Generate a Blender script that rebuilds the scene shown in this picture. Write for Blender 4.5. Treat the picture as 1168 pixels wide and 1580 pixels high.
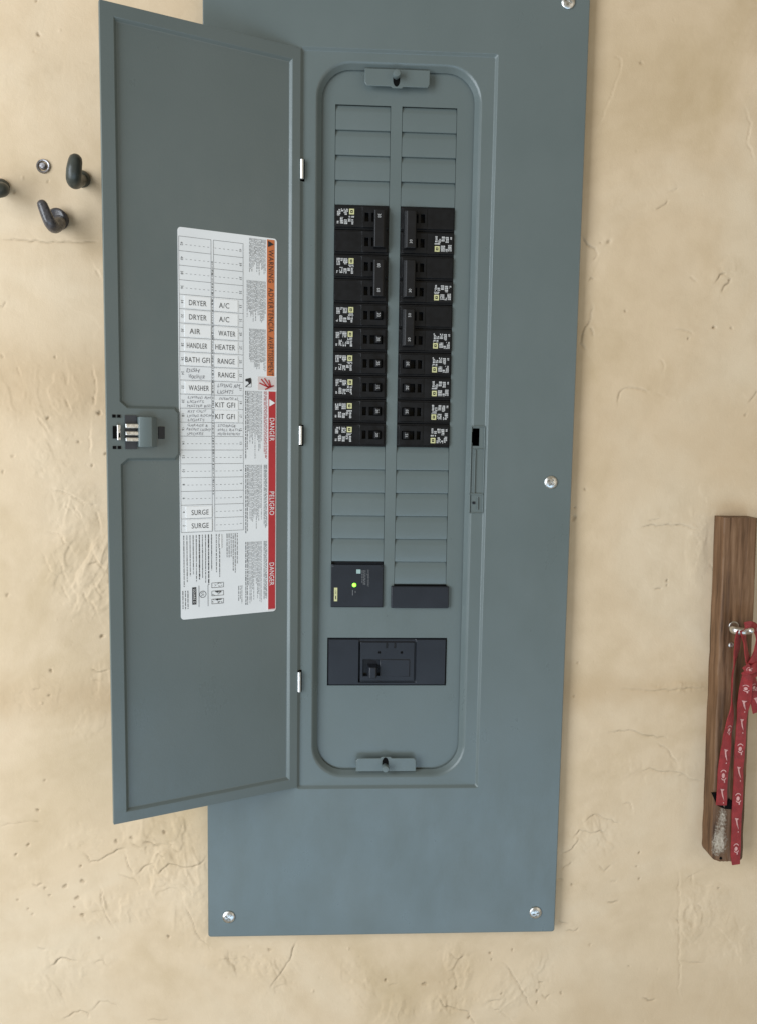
import bpy, bmesh, math, random
import numpy as np


from mathutils import Vector, Matrix
from mathutils.geometry import tessellate_polygon

for o in list(bpy.data.objects):
    bpy.data.objects.remove(o, do_unlink=True)
SC = bpy.context.scene
COL = SC.collection
random.seed(7)
RNG = np.random.RandomState(11)

# ------------------------------------------------------------------ camera
CF = 1290.0                                   # focal length in photo pixels (1168 x 1580)
CAM = np.array([-0.05857, -0.89971, -0.06736])
CM = np.array([[0.998682, 0.0503693, -0.00985696],
               [-0.049103, 0.9935597, 0.1021179],
               [0.0149371, -0.1014993, 0.9947235]])   # columns: right, forward, up
cam = bpy.data.cameras.new('camera'); camo = bpy.data.objects.new('camera', cam); COL.objects.link(camo)
cam.sensor_fit = 'VERTICAL'; cam.sensor_height = 24.0; cam.sensor_width = 24.0
cam.lens = 24.0 * CF / 1580.0
cam.clip_start = 0.02; cam.clip_end = 60
mw = Matrix.Identity(4)
for r in range(3):
    mw[r][0] = CM[r, 0]; mw[r][1] = CM[r, 2]; mw[r][2] = -CM[r, 1]; mw[r][3] = CAM[r]
camo.matrix_world = mw
SC.camera = camo

# ------------------------------------------------------------------ light (shaded porch: daylight comes in low from the left)
W = bpy.data.worlds.new('World'); SC.world = W; W.use_nodes = True
bg = W.node_tree.nodes['Background']
bg.inputs[0].default_value = (1.0, 0.87, 0.64, 1); bg.inputs[1].default_value = 0.32

def area(name, loc, target, sx, sy, power, col):
    l = bpy.data.lights.new(name, 'AREA'); l.shape = 'RECTANGLE'; l.size = sx; l.size_y = sy
    l.energy = power; l.color = col
    o = bpy.data.objects.new(name, l); COL.objects.link(o); o.location = loc
    d = Vector(target) - Vector(loc)
    o.rotation_euler = d.to_track_quat('-Z', 'Y').to_euler()
    return o
area('open_doorway_light', (-1.70, -1.42, 0.02), (-0.22, 0, -0.12), 1.1, 2.2, 57, (0.88, 0.96, 1.05))
area('bright_floor_light', (0.15, -2.1, -1.75), (0.0, 0, -0.40), 2.8, 1.0, 20, (0.52, 0.80, 1.12))
area('far_room_light', (1.75, -1.9, 0.10), (-0.1, 0, -0.15), 1.4, 2.0, 7.0, (1.0, 0.93, 0.82))
vs = SC.view_settings
vs.view_transform = 'Standard'; vs.look = 'None'; vs.exposure = 0.0; vs.gamma = 1.0; vs.use_curve_mapping = False

# ------------------------------------------------------------------ helpers
IN = 0.0254
WY = 0.012            # wall surface; the panel cover's face is y = 0, the camera looks along +y
DY = 0.0125           # dead front plane

def at(px, py, y=0.0):
    """point of the plane y seen at a photo pixel (used to read real positions off the photograph)"""
    d = CM @ np.array([(px - 584) / CF, 1.0, -(py - 790) / CF])
    p = CAM + d * (y - CAM[1]) / d[1]
    return Vector(p)

class MB:
    def __init__(s): s.v = []; s.f = []
    def add(s, vs_, fs): 
        b = len(s.v); s.v += [tuple(q) for q in vs_]; s.f += [tuple(i + b for i in f) for f in fs]
    def box(s, x0, x1, y0, y1, z0, z1):
        s.add([(x0,y0,z0),(x1,y0,z0),(x1,y1,z0),(x0,y1,z0),(x0,y0,z1),(x1,y0,z1),(x1,y1,z1),(x0,y1,z1)],
              [(0,1,5,4),(1,2,6,5),(2,3,7,6),(3,0,4,7),(4,5,6,7),(3,2,1,0)])
    def quad(s, x0, x1, z0, z1, y):
        s.add([(x0,y,z0),(x1,y,z0),(x1,y,z1),(x0,y,z1)], [(0,1,2,3)])
    def poly(s, pts, y):
        t = tessellate_polygon([[Vector((p[0], p[1], 0)) for p in pts]])
        s.add([(p[0], y, p[1]) for p in pts], [fix(pts, a) for a in t])
    def line(s, a, b, w, y):
        a = Vector(a); b = Vector(b); d = (b - a)
        if d.length < 1e-9: return
        n = Vector((-d.y, d.x)).normalized() * w / 2
        s.add([(a.x-n.x,y,a.y-n.y),(b.x-n.x,y,b.y-n.y),(b.x+n.x,y,b.y+n.y),(a.x+n.x,y,a.y+n.y)], [(0,1,2,3)])
    def xf(s, m): s.v = [tuple(m @ Vector(q)) for q in s.v]; return s
    def mesh(s, name, mat, smooth=None):
        me = bpy.data.meshes.new(name); me.from_pydata(s.v, [], s.f); me.update()
        if mat: me.materials.append(mat)
        if smooth is not None:
            bm = bmesh.new(); bm.from_mesh(me); bmesh.ops.remove_doubles(bm, verts=bm.verts, dist=1e-6)
            bmesh.ops.recalc_face_normals(bm, faces=bm.faces); bm.to_mesh(me); bm.free()
            for p in me.polygons: p.use_smooth = True
            me.set_sharp_from_angle(angle=math.radians(smooth))
        return me
def fix(pts, t):
    a, b, c = (Vector((pts[i][0], pts[i][1])) for i in t)
    return tuple(t) if (b-a).cross(c-a) > 0 else (t[0], t[2], t[1])

def put(name, me, parent=None, loc=(0,0,0)):
    o = bpy.data.objects.new(name, me); COL.objects.link(o); o.location = loc
    if parent: o.parent = parent
    return o
def empty(name, loc=(0,0,0), parent=None):
    o = bpy.data.objects.new(name, None); COL.objects.link(o); o.location = loc; o.empty_display_size = .02
    if parent: o.parent = parent
    return o
def tag(o, label=None, cat=None, group=None, kind=None):
    if label: o['label'] = label
    if cat: o['category'] = cat
    if group: o['group'] = group
    if kind: o['kind'] = kind
    return o
def bevel(o, w, seg=2, ang=35):
    m = o.modifiers.new('bevel', 'BEVEL'); m.width = w; m.segments = seg; m.limit_method = 'ANGLE'; m.angle_limit = math.radians(ang)
    for p in o.data.polygons: p.use_smooth = True
    o.data.set_sharp_from_angle(angle=math.radians(40))
    wn(o)
    return o
def wn(o):
    m = o.modifiers.new('flat_faces', 'WEIGHTED_NORMAL'); m.weight = 100; m.keep_sharp = True; m.mode = 'FACE_AREA'
    return o
def cut(o, cutters):
    """apply box cut-outs to a closed mesh"""
    mb = MB()
    for c in cutters: mb.box(*c)
    co = put('cutter', mb.mesh('cutter', None))
    m = o.modifiers.new('cut', 'BOOLEAN'); m.operation = 'DIFFERENCE'; m.solver = 'EXACT'; m.object = co
    bpy.context.view_layer.update()
    dg = bpy.context.evaluated_depsgraph_get()
    me = bpy.data.meshes.new_from_object(o.evaluated_get(dg))
    o.modifiers.clear(); old = o.data; o.data = me
    bpy.data.objects.remove(co, do_unlink=True)
    for p in me.polygons: p.use_smooth = True
    me.set_sharp_from_angle(angle=math.radians(28))
    wn(o)

def rring(x0, x1, z0, z1, r, y, k=8):
    pts = []
    for cx, cz, a0 in ((x1-r, z1-r, 0), (x0+r, z1-r, 90), (x0+r, z0+r, 180), (x1-r, z0+r, 270)):
        for i in range(k+1):
            a = math.radians(a0 + 90*i/k); pts.append((cx + r*math.cos(a), y, cz + r*math.sin(a)))
    return pts
def bridge(rings, closed=False):
    """rings of equal length joined one after the other"""
    mb = MB(); n = len(rings[0])
    for r in rings: mb.v += r
    m = len(rings)
    for i in range(m if closed else m-1):
        a = i*n; b = ((i+1) % m)*n
        for j in range(n):
            k = (j+1) % n; mb.f.append((a+j, a+k, b+k, b+j))
    return mb
def cap(mb, ring_index, n): mb.f.append(tuple(ring_index*n + j for j in range(n)))

def cells(xs, zs, depth, back):
    """stepped block: one flat face for each cell at its depth (y), with the walls between"""
    mb = MB(); nx, nz = len(xs)-1, len(zs)-1
    for i in range(nx):
        for j in range(nz):
            y = depth(i, j); mb.quad(xs[i], xs[i+1], zs[j], zs[j+1], y)
    for i in range(nx+1):
        for j in range(nz):
            a = depth(i-1, j) if i > 0 else back; b = depth(i, j) if i < nx else back
            if abs(a-b) > 1e-7: mb.add([(xs[i],a,zs[j]),(xs[i],b,zs[j]),(xs[i],b,zs[j+1]),(xs[i],a,zs[j+1])], [(0,1,2,3)])
    for j in range(nz+1):
        for i in range(nx):
            a = depth(i, j-1) if j > 0 else back; b = depth(i, j) if j < nz else back
            if abs(a-b) > 1e-7: mb.add([(xs[i],a,zs[j]),(xs[i+1],a,zs[j]),(xs[i+1],b,zs[j]),(xs[i],b,zs[j])], [(0,1,2,3)])
    return mb

def tube(pts, rads, seg=20, capped=True):
    """smooth tube along points"""
    P = catmull([Vector(p) for p in pts], 8); R = list(np.interp(np.linspace(0, len(pts)-1, len(P)), range(len(pts)), rads))
    if capped:       # rounded ends
        t0 = (P[0]-P[1]).normalized(); t1 = (P[-1]-P[-2]).normalized(); a = P[:]; r = R[:]
        for q in (30, 55, 75, 88):
            c, s_ = math.cos(math.radians(q)), math.sin(math.radians(q))
            P.insert(0, a[0] + t0*r[0]*s_*0.8); R.insert(0, r[0]*c); P.append(a[-1] + t1*r[-1]*s_); R.append(r[-1]*c)
    rings = []; up = Vector((0.13, 0.2, 1)).normalized()
    for i, p in enumerate(P):
        t = (P[min(i+1, len(P)-1)] - P[max(i-1, 0)]).normalized()
        s1 = t.cross(up)
        if s1.length < 0.05: s1 = t.cross(Vector((1, 0, 0)))
        s1.normalize(); s2 = s1.cross(t).normalized(); up = s2
        rings.append([tuple(p + (s1*math.cos(2*math.pi*k/seg) + s2*math.sin(2*math.pi*k/seg))*R[i]) for k in range(seg)])
    mb = bridge(rings); cap(mb, 0, seg); cap(mb, len(rings)-1, seg)
    return mb
def catmull(P, n):
    out = []
    for i in range(len(P)-1):
        p0 = P[max(i-1, 0)]; p1 = P[i]; p2 = P[i+1]; p3 = P[min(i+2, len(P)-1)]
        for k in range(n):
            t = k/n
            out.append(0.5*((2*p1) + (p2-p0)*t + (2*p0-5*p1+4*p2-p3)*t*t + (3*p1-p0-3*p2+p3)*t**3))
    out.append(P[-1]); return out
def lathe(prof, seg=32):
    """profile of (radius, y) around the y axis"""
    mb = MB()
    for r, y in prof:
        for k in range(seg):
            a = 2*math.pi*k/seg; mb.v.append((r*math.cos(a), y, r*math.sin(a)))
    for i in range(len(prof)-1):
        for k in range(seg):
            k2 = (k+1) % seg; mb.f.append((i*seg+k, i*seg+k2, (i+1)*seg+k2, (i+1)*seg+k))
    mb.f.append(tuple(range(seg))); mb.f.append(tuple((len(prof)-1)*seg+k for k in range(seg)))
    return mb

_txt = {}
def glyphs(text):
    """outline of a word as flat faces: height 1 for capitals, left at x = 0"""
    if text in _txt: return _txt[text]
    cu = bpy.data.curves.new('t', 'FONT'); cu.body = text; cu.resolution_u = 3; cu.space_character = 1.08; cu.offset = -0.004
    o = bpy.data.objects.new('t', cu); COL.objects.link(o); bpy.context.view_layer.update()
    me = bpy.data.meshes.new_from_object(o.evaluated_get(bpy.context.evaluated_depsgraph_get()))
    v = [tuple(q.co) for q in me.vertices]; f = [tuple(p.vertices) for p in me.polygons]
    bpy.data.objects.remove(o, do_unlink=True); bpy.data.meshes.remove(me)
    xs = [q[0] for q in v]; x0 = min(xs); x1 = max(xs)
    v = [((q[0]-x0)/0.69, q[1]/0.69) for q in v]
    _txt[text] = (v, f, (x1-x0)/0.69); return _txt[text]
def write(mb, text, x, z, h, y, rot=0, width=None, centre=True, slant=0, jit=0):
    """lettering in the x-z plane; rot in degrees, counter-clockwise"""
    v, f, w = glyphs(text); sx = h if width is None else width/w
    c, s_ = math.cos(math.radians(rot)), math.sin(math.radians(rot)); out = []
    for a, b in v:
        u = a*sx - (w*sx/2 if centre else 0) + slant*b*h; t = b*h - h/2
        if jit: t += jit*h*math.sin(a*2.3 + x*900); u += jit*h*.5*math.sin(a*3.1+b*4)
        out.append((x + u*c - t*s_, y, z + u*s_ + t*c))
    mb.add(out, f)

# ------------------------------------------------------------------ materials
def nodes(name):
    m = bpy.data.materials.new(name); m.use_nodes = True
    return m, m.node_tree.nodes, m.node_tree.links, m.node_tree.nodes['Principled BSDF']
def mat(name, col, rough=0.5, metal=0.0, var=0.06, vscale=60, bump=0.0, bscale=900, rvar=0.08, spec=0.5, stretch=(1,1,1)):
    """plain coat with slight colour and gloss unevenness and fine relief"""
    m, N, L, b = nodes(name)
    tc = N.new('ShaderNodeTexCoord'); mp = N.new('ShaderNodeMapping'); mp.inputs['Scale'].default_value = stretch
    L.new(tc.outputs['Object'], mp.inputs[0])
    n = N.new('ShaderNodeTexNoise'); n.inputs['Scale'].default_value = vscale; n.inputs['Detail'].default_value = 5
    L.new(mp.outputs[0], n.inputs['Vector'])
    r = N.new('ShaderNodeValToRGB'); c = Vector(col)
    r.color_ramp.elements[0].position = 0.3; r.color_ramp.elements[1].position = 0.7
    r.color_ramp.elements[0].color = (*(c*(1-var)), 1); r.color_ramp.elements[1].color = (*[min(1, q) for q in c*(1+var)], 1)
    L.new(n.outputs['Fac'], r.inputs[0]); L.new(r.outputs[0], b.inputs['Base Color'])
    mr = N.new('ShaderNodeMapRange'); mr.inputs[3].default_value = max(.02, rough-rvar); mr.inputs[4].default_value = min(1, rough+rvar)
    L.new(n.outputs['Fac'], mr.inputs[0]); L.new(mr.outputs[0], b.inputs['Roughness'])
    b.inputs['Metallic'].default_value = metal; b.inputs['Specular IOR Level'].default_value = spec
    if bump:
        n2 = N.new('ShaderNodeTexNoise'); n2.inputs['Scale'].default_value = bscale; n2.inputs['Detail'].default_value = 3
        L.new(mp.outputs[0], n2.inputs['Vector'])
        bp = N.new('ShaderNodeBump'); bp.inputs['Strength'].default_value = 1.0; bp.inputs['Distance'].default_value = bump
        L.new(n2.outputs['Fac'], bp.inputs['Height']); L.new(bp.outputs[0], b.inputs['Normal'])
    return m

def panel_paint():
    m, N, L, b = nodes('panel_grey_paint'); tc = N.new('ShaderNodeTexCoord')
    def noise(sc, d, rg=.55, st=(1, 1, 1)):
        mp = N.new('ShaderNodeMapping'); mp.inputs['Scale'].default_value = st; L.new(tc.outputs['Object'], mp.inputs[0])
        n = N.new('ShaderNodeTexNoise'); n.inputs['Scale'].default_value = sc; n.inputs['Detail'].default_value = d; n.inputs['Roughness'].default_value = rg
        L.new(mp.outputs[0], n.inputs['Vector']); return n
    n1 = noise(7, 4); r = N.new('ShaderNodeValToRGB'); e = r.color_ramp.elements
    e[0].position = .3; e[0].color = (0.112, 0.141, 0.139, 1); e[1].position = .7; e[1].color = (0.126, 0.155, 0.153, 1); L.new(n1.outputs['Fac'], r.inputs[0])
    n2 = noise(420, 3, .7); d = N.new('ShaderNodeMapRange'); d.inputs[1].default_value = .68; d.inputs[2].default_value = .80; d.inputs[4].default_value = .22; L.new(n2.outputs['Fac'], d.inputs[0])   # dust specks
    mx = N.new('ShaderNodeMixRGB'); mx.inputs[2].default_value = (.26, .27, .25, 1); L.new(d.outputs[0], mx.inputs[0]); L.new(r.outputs[0], mx.inputs[1]); L.new(mx.outputs[0], b.inputs['Base Color'])
    n3 = noise(26, 6, .65, (1, 1, .5)); mr = N.new('ShaderNodeMapRange'); mr.inputs[1].default_value = .3; mr.inputs[2].default_value = .7; mr.inputs[3].default_value = .25; mr.inputs[4].default_value = .44
    L.new(n3.outputs['Fac'], mr.inputs[0]); L.new(mr.outputs[0], b.inputs['Roughness'])
    n4 = noise(520, 2); n5 = noise(5, 2); ad = N.new('ShaderNodeMath'); ad.operation = 'MULTIPLY_ADD'; ad.inputs[1].default_value = 22; L.new(n5.outputs['Fac'], ad.inputs[0]); L.new(n4.outputs['Fac'], ad.inputs[2])
    bp = N.new('ShaderNodeBump'); bp.inputs['Distance'].default_value = .00007; L.new(ad.outputs[0], bp.inputs['Height']); L.new(bp.outputs[0], b.inputs['Normal'])
    return m
M_PANEL = panel_paint()
M_BLACK = mat('breaker_black_plastic', (0.0062, 0.0066, 0.0076), 0.42, var=0.25, vscale=120, bump=0.00004, bscale=1500, rvar=0.10, spec=0.28)
M_HANDLE = mat('handle_black_plastic', (0.0065, 0.0065, 0.0072), 0.46, var=0.2, vscale=90, rvar=0.08, spec=0.32)
M_CHAR = mat('charcoal_plastic', (0.016, 0.019, 0.025), 0.38, var=0.08, vscale=40, bump=0.00003, bscale=1500, spec=0.36)
M_VOID = mat('dark_interior', (0.004, 0.004, 0.004), 0.9, var=0.1, spec=0.1)
M_INKW = mat('white_print', (0.50, 0.50, 0.49), 0.6, var=0.25, vscale=700)
M_INKY = mat('yellow_print', (0.54, 0.53, 0.27), 0.6, var=0.15, vscale=700)
M_INKK = mat('black_print', (0.025, 0.025, 0.027), 0.6, var=0.3, vscale=700)
M_INKG = mat('grey_print', (0.16, 0.165, 0.17), 0.6, var=0.3, vscale=900)
M_PEN = mat('pen_ink', (0.22, 0.22, 0.24), 0.6, var=0.4, vscale=500)
M_PAPER = mat('sticker_paper', (0.83, 0.85, 0.86), 0.42, var=0.04, vscale=22, rvar=0.05)
M_TAPE = mat('label_tape', (0.90, 0.91, 0.91), 0.35, var=0.02, vscale=80)
M_ORANGE = mat('warning_orange', (0.60, 0.17, 0.055), 0.45, var=0.10, vscale=90)
M_RED = mat('danger_red', (0.47, 0.024, 0.030), 0.5, var=0.08, vscale=90)
M_PINK = mat('pale_pink_print', (0.72, 0.62, 0.60), 0.5, var=0.04)
M_ZINC = mat('zinc_plate', (0.66, 0.66, 0.64), 0.34, metal=1.0, var=0.30, vscale=420, bump=0.0001, bscale=500, rvar=0.14)
M_HINGE = mat('bright_hinge_steel', (0.88, 0.88, 0.87), 0.33, metal=0.85, var=0.10, vscale=300)
M_STEEL = mat('steel_hook', (0.60, 0.58, 0.55), 0.34, metal=1.0, var=0.35, vscale=200, bump=0.0003, bscale=250, rvar=0.12)
M_RUBBER = mat('dark_rubber_coating', (0.050, 0.056, 0.048), 0.40, var=0.22, vscale=160, bump=0.0002, bscale=260, rvar=0.12)
M_RUBBER2 = mat('worn_grey_coating', (0.075, 0.070, 0.073), 0.28, var=0.35, vscale=240, bump=0.0004, bscale=260, rvar=0.14)
M_DULL = mat('dull_anchor_steel', (0.30, 0.29, 0.30), 0.42, metal=0.9, var=0.4, vscale=300, bump=0.0002, bscale=400)
M_SLOT = mat('latch_recess_shade', (0.035, 0.037, 0.043), 0.5, var=0.2)
M_TEAL = mat('pale_teal_print', (0.30, 0.42, 0.40), 0.5, var=0.1)

def led():
    m, N, L, b = nodes('green_indicator_lamp')
    b.inputs['Base Color'].default_value = (0.3, 0.8, 0.1, 1)
    b.inputs['Emission Color'].default_value = (0.24, 1.0, 0.04, 1); b.inputs['Emission Strength'].default_value = 2.4
    return m
M_LED = led()

def wall_mat():
    m, N, L, b = nodes('cream_painted_stucco')
    tc = N.new('ShaderNodeTexCoord')
    def noise(s, d, rgh=.55, dist=0):
        n = N.new('ShaderNodeTexNoise'); n.inputs['Scale'].default_value = s; n.inputs['Detail'].default_value = d
        n.inputs['Roughness'].default_value = rgh; n.inputs['Distortion'].default_value = dist
        L.new(tc.outputs['Object'], n.inputs['Vector']); return n
    n1 = noise(4.2, 5, .6, dist=.9); n2 = noise(30, 7, .62); n3 = noise(900, 2)
    r = N.new('ShaderNodeValToRGB'); e = r.color_ramp.elements
    e[0].position = .22; e[0].color = (0.525, 0.395, 0.232, 1); e[1].position = .72; e[1].color = (0.690, 0.562, 0.398, 1)
    x = r.color_ramp.elements.new(.5); x.color = (0.660, 0.515, 0.345, 1)
    L.new(n1.outputs['Fac'], r.inputs[0])
    mx = N.new('ShaderNodeMixRGB'); mx.blend_type = 'MULTIPLY'; mx.inputs[0].default_value = .5
    r2 = N.new('ShaderNodeValToRGB'); r2.color_ramp.elements[0].position = .32; r2.color_ramp.elements[0].color = (.86, .84, .80, 1)
    r2.color_ramp.elements[1].position = .58; r2.color_ramp.elements[1].color = (1, 1, 1, 1)
    L.new(n2.outputs['Fac'], r2.inputs[0]); L.new(r.outputs[0], mx.inputs[1]); L.new(r2.outputs[0], mx.inputs[2])
    a2 = N.new('ShaderNodeAttribute'); a2.attribute_name = 'stain_shade'
    ms = N.new('ShaderNodeMixRGB'); ms.inputs[2].default_value = (0.520, 0.375, 0.220, 1); L.new(a2.outputs['Fac'], ms.inputs[0]); L.new(mx.outputs[0], ms.inputs[1]); mx = ms
    at_ = N.new('ShaderNodeAttribute'); at_.attribute_name = 'crack_pit_tone'
    m2 = N.new('ShaderNodeMixRGB'); m2.inputs[2].default_value = (0.20, 0.145, 0.085, 1)
    L.new(at_.outputs['Fac'], m2.inputs[0]); L.new(mx.outputs[0], m2.inputs[1]); L.new(m2.outputs[0], b.inputs['Base Color'])
    b.inputs['Roughness'].default_value = .62; b.inputs['Specular IOR Level'].default_value = .3
    ad = N.new('ShaderNodeMath'); ad.operation = 'MULTIPLY_ADD'; ad.inputs[1].default_value = .35
    L.new(n3.outputs['Fac'], ad.inputs[0]); L.new(noise(300, 5, .7).outputs['Fac'], ad.inputs[2])
    bp = N.new('ShaderNodeBump'); bp.inputs['Strength'].default_value = 1; bp.inputs['Distance'].default_value = .00020
    L.new(ad.outputs[0], bp.inputs['Height']); L.new(bp.outputs[0], b.inputs['Normal'])
    return m
M_WALL = wall_mat()

def wood_mat():
    m, N, L, b = nodes('weathered_wood')
    tc = N.new('ShaderNodeTexCoord'); mp = N.new('ShaderNodeMapping'); mp.inputs['Scale'].default_value = (1, 1, .06)
    L.new(tc.outputs['Object'], mp.inputs[0])
    n = N.new('ShaderNodeTexNoise'); n.inputs['Scale'].default_value = 190; n.inputs['Detail'].default_value = 7; n.inputs['Roughness'].default_value = .62
    n.inputs['Distortion'].default_value = .4
    L.new(mp.outputs[0], n.inputs['Vector'])
    r = N.new('ShaderNodeValToRGB'); e = r.color_ramp.elements
    e[0].position = .30; e[0].color = (0.050, 0.024, 0.011, 1); e[1].position = .74; e[1].color = (0.240, 0.142, 0.080, 1)
    q = e.new(.52); q.color = (0.158, 0.084, 0.042, 1)
    L.new(n.outputs['Fac'], r.inputs[0])
    n2 = N.new('ShaderNodeTexNoise'); n2.inputs['Scale'].default_value = 16; n2.inputs['Detail'].default_value = 4
    L.new(tc.outputs['Object'], n2.inputs['Vector'])
    mx = N.new('ShaderNodeMixRGB'); mx.blend_type = 'MULTIPLY'; mx.inputs[0].default_value = .8
    r2 = N.new('ShaderNodeValToRGB'); r2.color_ramp.elements[0].position = .35; r2.color_ramp.elements[0].color = (.72, .66, .58, 1)
    r2.color_ramp.elements[1].position = .62; r2.color_ramp.elements[1].color = (1.08, 1.06, 1.03, 1)
    L.new(n2.outputs['Fac'], r2.inputs[0]); L.new(r.outputs[0], mx.inputs[1]); L.new(r2.outputs[0], mx.inputs[2])
    # flaking white paint near the lower end
    at_ = N.new('ShaderNodeAttribute'); at_.attribute_name = 'paint'
    n3 = N.new('ShaderNodeTexNoise'); n3.inputs['Scale'].default_value = 380; n3.inputs['Detail'].default_value = 6; n3.inputs['Roughness'].default_value = .7
    mp3 = N.new('ShaderNodeMapping'); mp3.inputs['Scale'].default_value = (1, 1, .85); L.new(tc.outputs['Object'], mp3.inputs[0]); L.new(mp3.outputs[0], n3.inputs['Vector'])
    s = N.new('ShaderNodeMath'); s.operation = 'MULTIPLY_ADD'; s.inputs[1].default_value = .75
    L.new(at_.outputs['Fac'], s.inputs[0]); L.new(n3.outputs['Fac'], s.inputs[2])
    th = N.new('ShaderNodeMapRange'); th.inputs[1].default_value = .95; th.inputs[2].default_value = 1.20
    L.new(s.outputs[0], th.inputs[0])
    m3 = N.new('ShaderNodeMixRGB'); m3.inputs[2].default_value = (.46, .40, .32, 1)
    L.new(th.outputs[0], m3.inputs[0]); L.new(mx.outputs[0], m3.inputs[1]); L.new(m3.outputs[0], b.inputs['Base Color'])
    b.inputs['Roughness'].default_value = .55; b.inputs['Specular IOR Level'].default_value = .35
    bp = N.new('ShaderNodeBump'); bp.inputs['Distance'].default_value = .0006
    hs = N.new('ShaderNodeMath'); hs.operation = 'ADD'; L.new(n.outputs['Fac'], hs.inputs[0]); L.new(th.outputs[0], hs.inputs[1])
    L.new(hs.outputs[0], bp.inputs['Height']); L.new(bp.outputs[0], b.inputs['Normal'])
    return m
M_WOOD = wood_mat()

def strap_mat():
    m, N, L, b = nodes('red_woven_strap')
    tc = N.new('ShaderNodeTexCoord')
    n = N.new('ShaderNodeTexNoise'); n.inputs['Scale'].default_value = 130; n.inputs['Detail'].default_value = 5
    L.new(tc.outputs['Object'], n.inputs['Vector'])
    r = N.new('ShaderNodeValToRGB'); r.color_ramp.elements[0].position = .3; r.color_ramp.elements[0].color = (.22, .013, .014, 1)
    r.color_ramp.elements[1].position = .7; r.color_ramp.elements[1].color = (.35, .026, .028, 1)
    L.new(n.outputs['Fac'], r.inputs[0]); L.new(r.outputs[0], b.inputs['Base Color'])
    b.inputs['Roughness'].default_value = .55
    w = N.new('ShaderNodeTexWave'); w.inputs['Scale'].default_value = 900; w.inputs['Distortion'].default_value = 1
    L.new(tc.outputs['Object'], w.inputs['Vector'])
    bp = N.new('ShaderNodeBump'); bp.inputs['Distance'].default_value = .00012; L.new(w.outputs['Fac'], bp.inputs['Height']); L.new(bp.outputs[0], b.inputs['Normal'])
    return m
M_STRAP = strap_mat()
M_STRAPW = mat('pale_strap_print', (0.58, 0.31, 0.29), 0.6, var=0.22, vscale=500)

# ------------------------------------------------------------------ wall: rough trowelled stucco as a relief surface
def vnoise(X, Z, scale, seed, sx=1.0, sz=1.0):
    r = np.random.RandomState(seed); G = r.rand(256, 256)
    a = X*scale*sx + 1000.3; c = Z*scale*sz + 1000.7
    i = np.floor(a).astype(int); j = np.floor(c).astype(int); u = a - i; w = c - j
    u = u*u*u*(u*(u*6-15)+10); w = w*w*w*(w*(w*6-15)+10)
    i0 = i % 256; i1 = (i+1) % 256; j0 = j % 256; j1 = (j+1) % 256
    return (G[i0, j0]*(1-u)+G[i1, j0]*u)*(1-w) + (G[i0, j1]*(1-u)+G[i1, j1]*u)*w - 0.5
def fbm(X, Z, scale, seed, octs=4, sx=1.0, sz=1.0):
    o = 0; a = 1
    for k in range(octs): o = o + a*vnoise(X, Z, scale*2**k, seed+k, sx, sz); a *= .5
    return o

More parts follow.
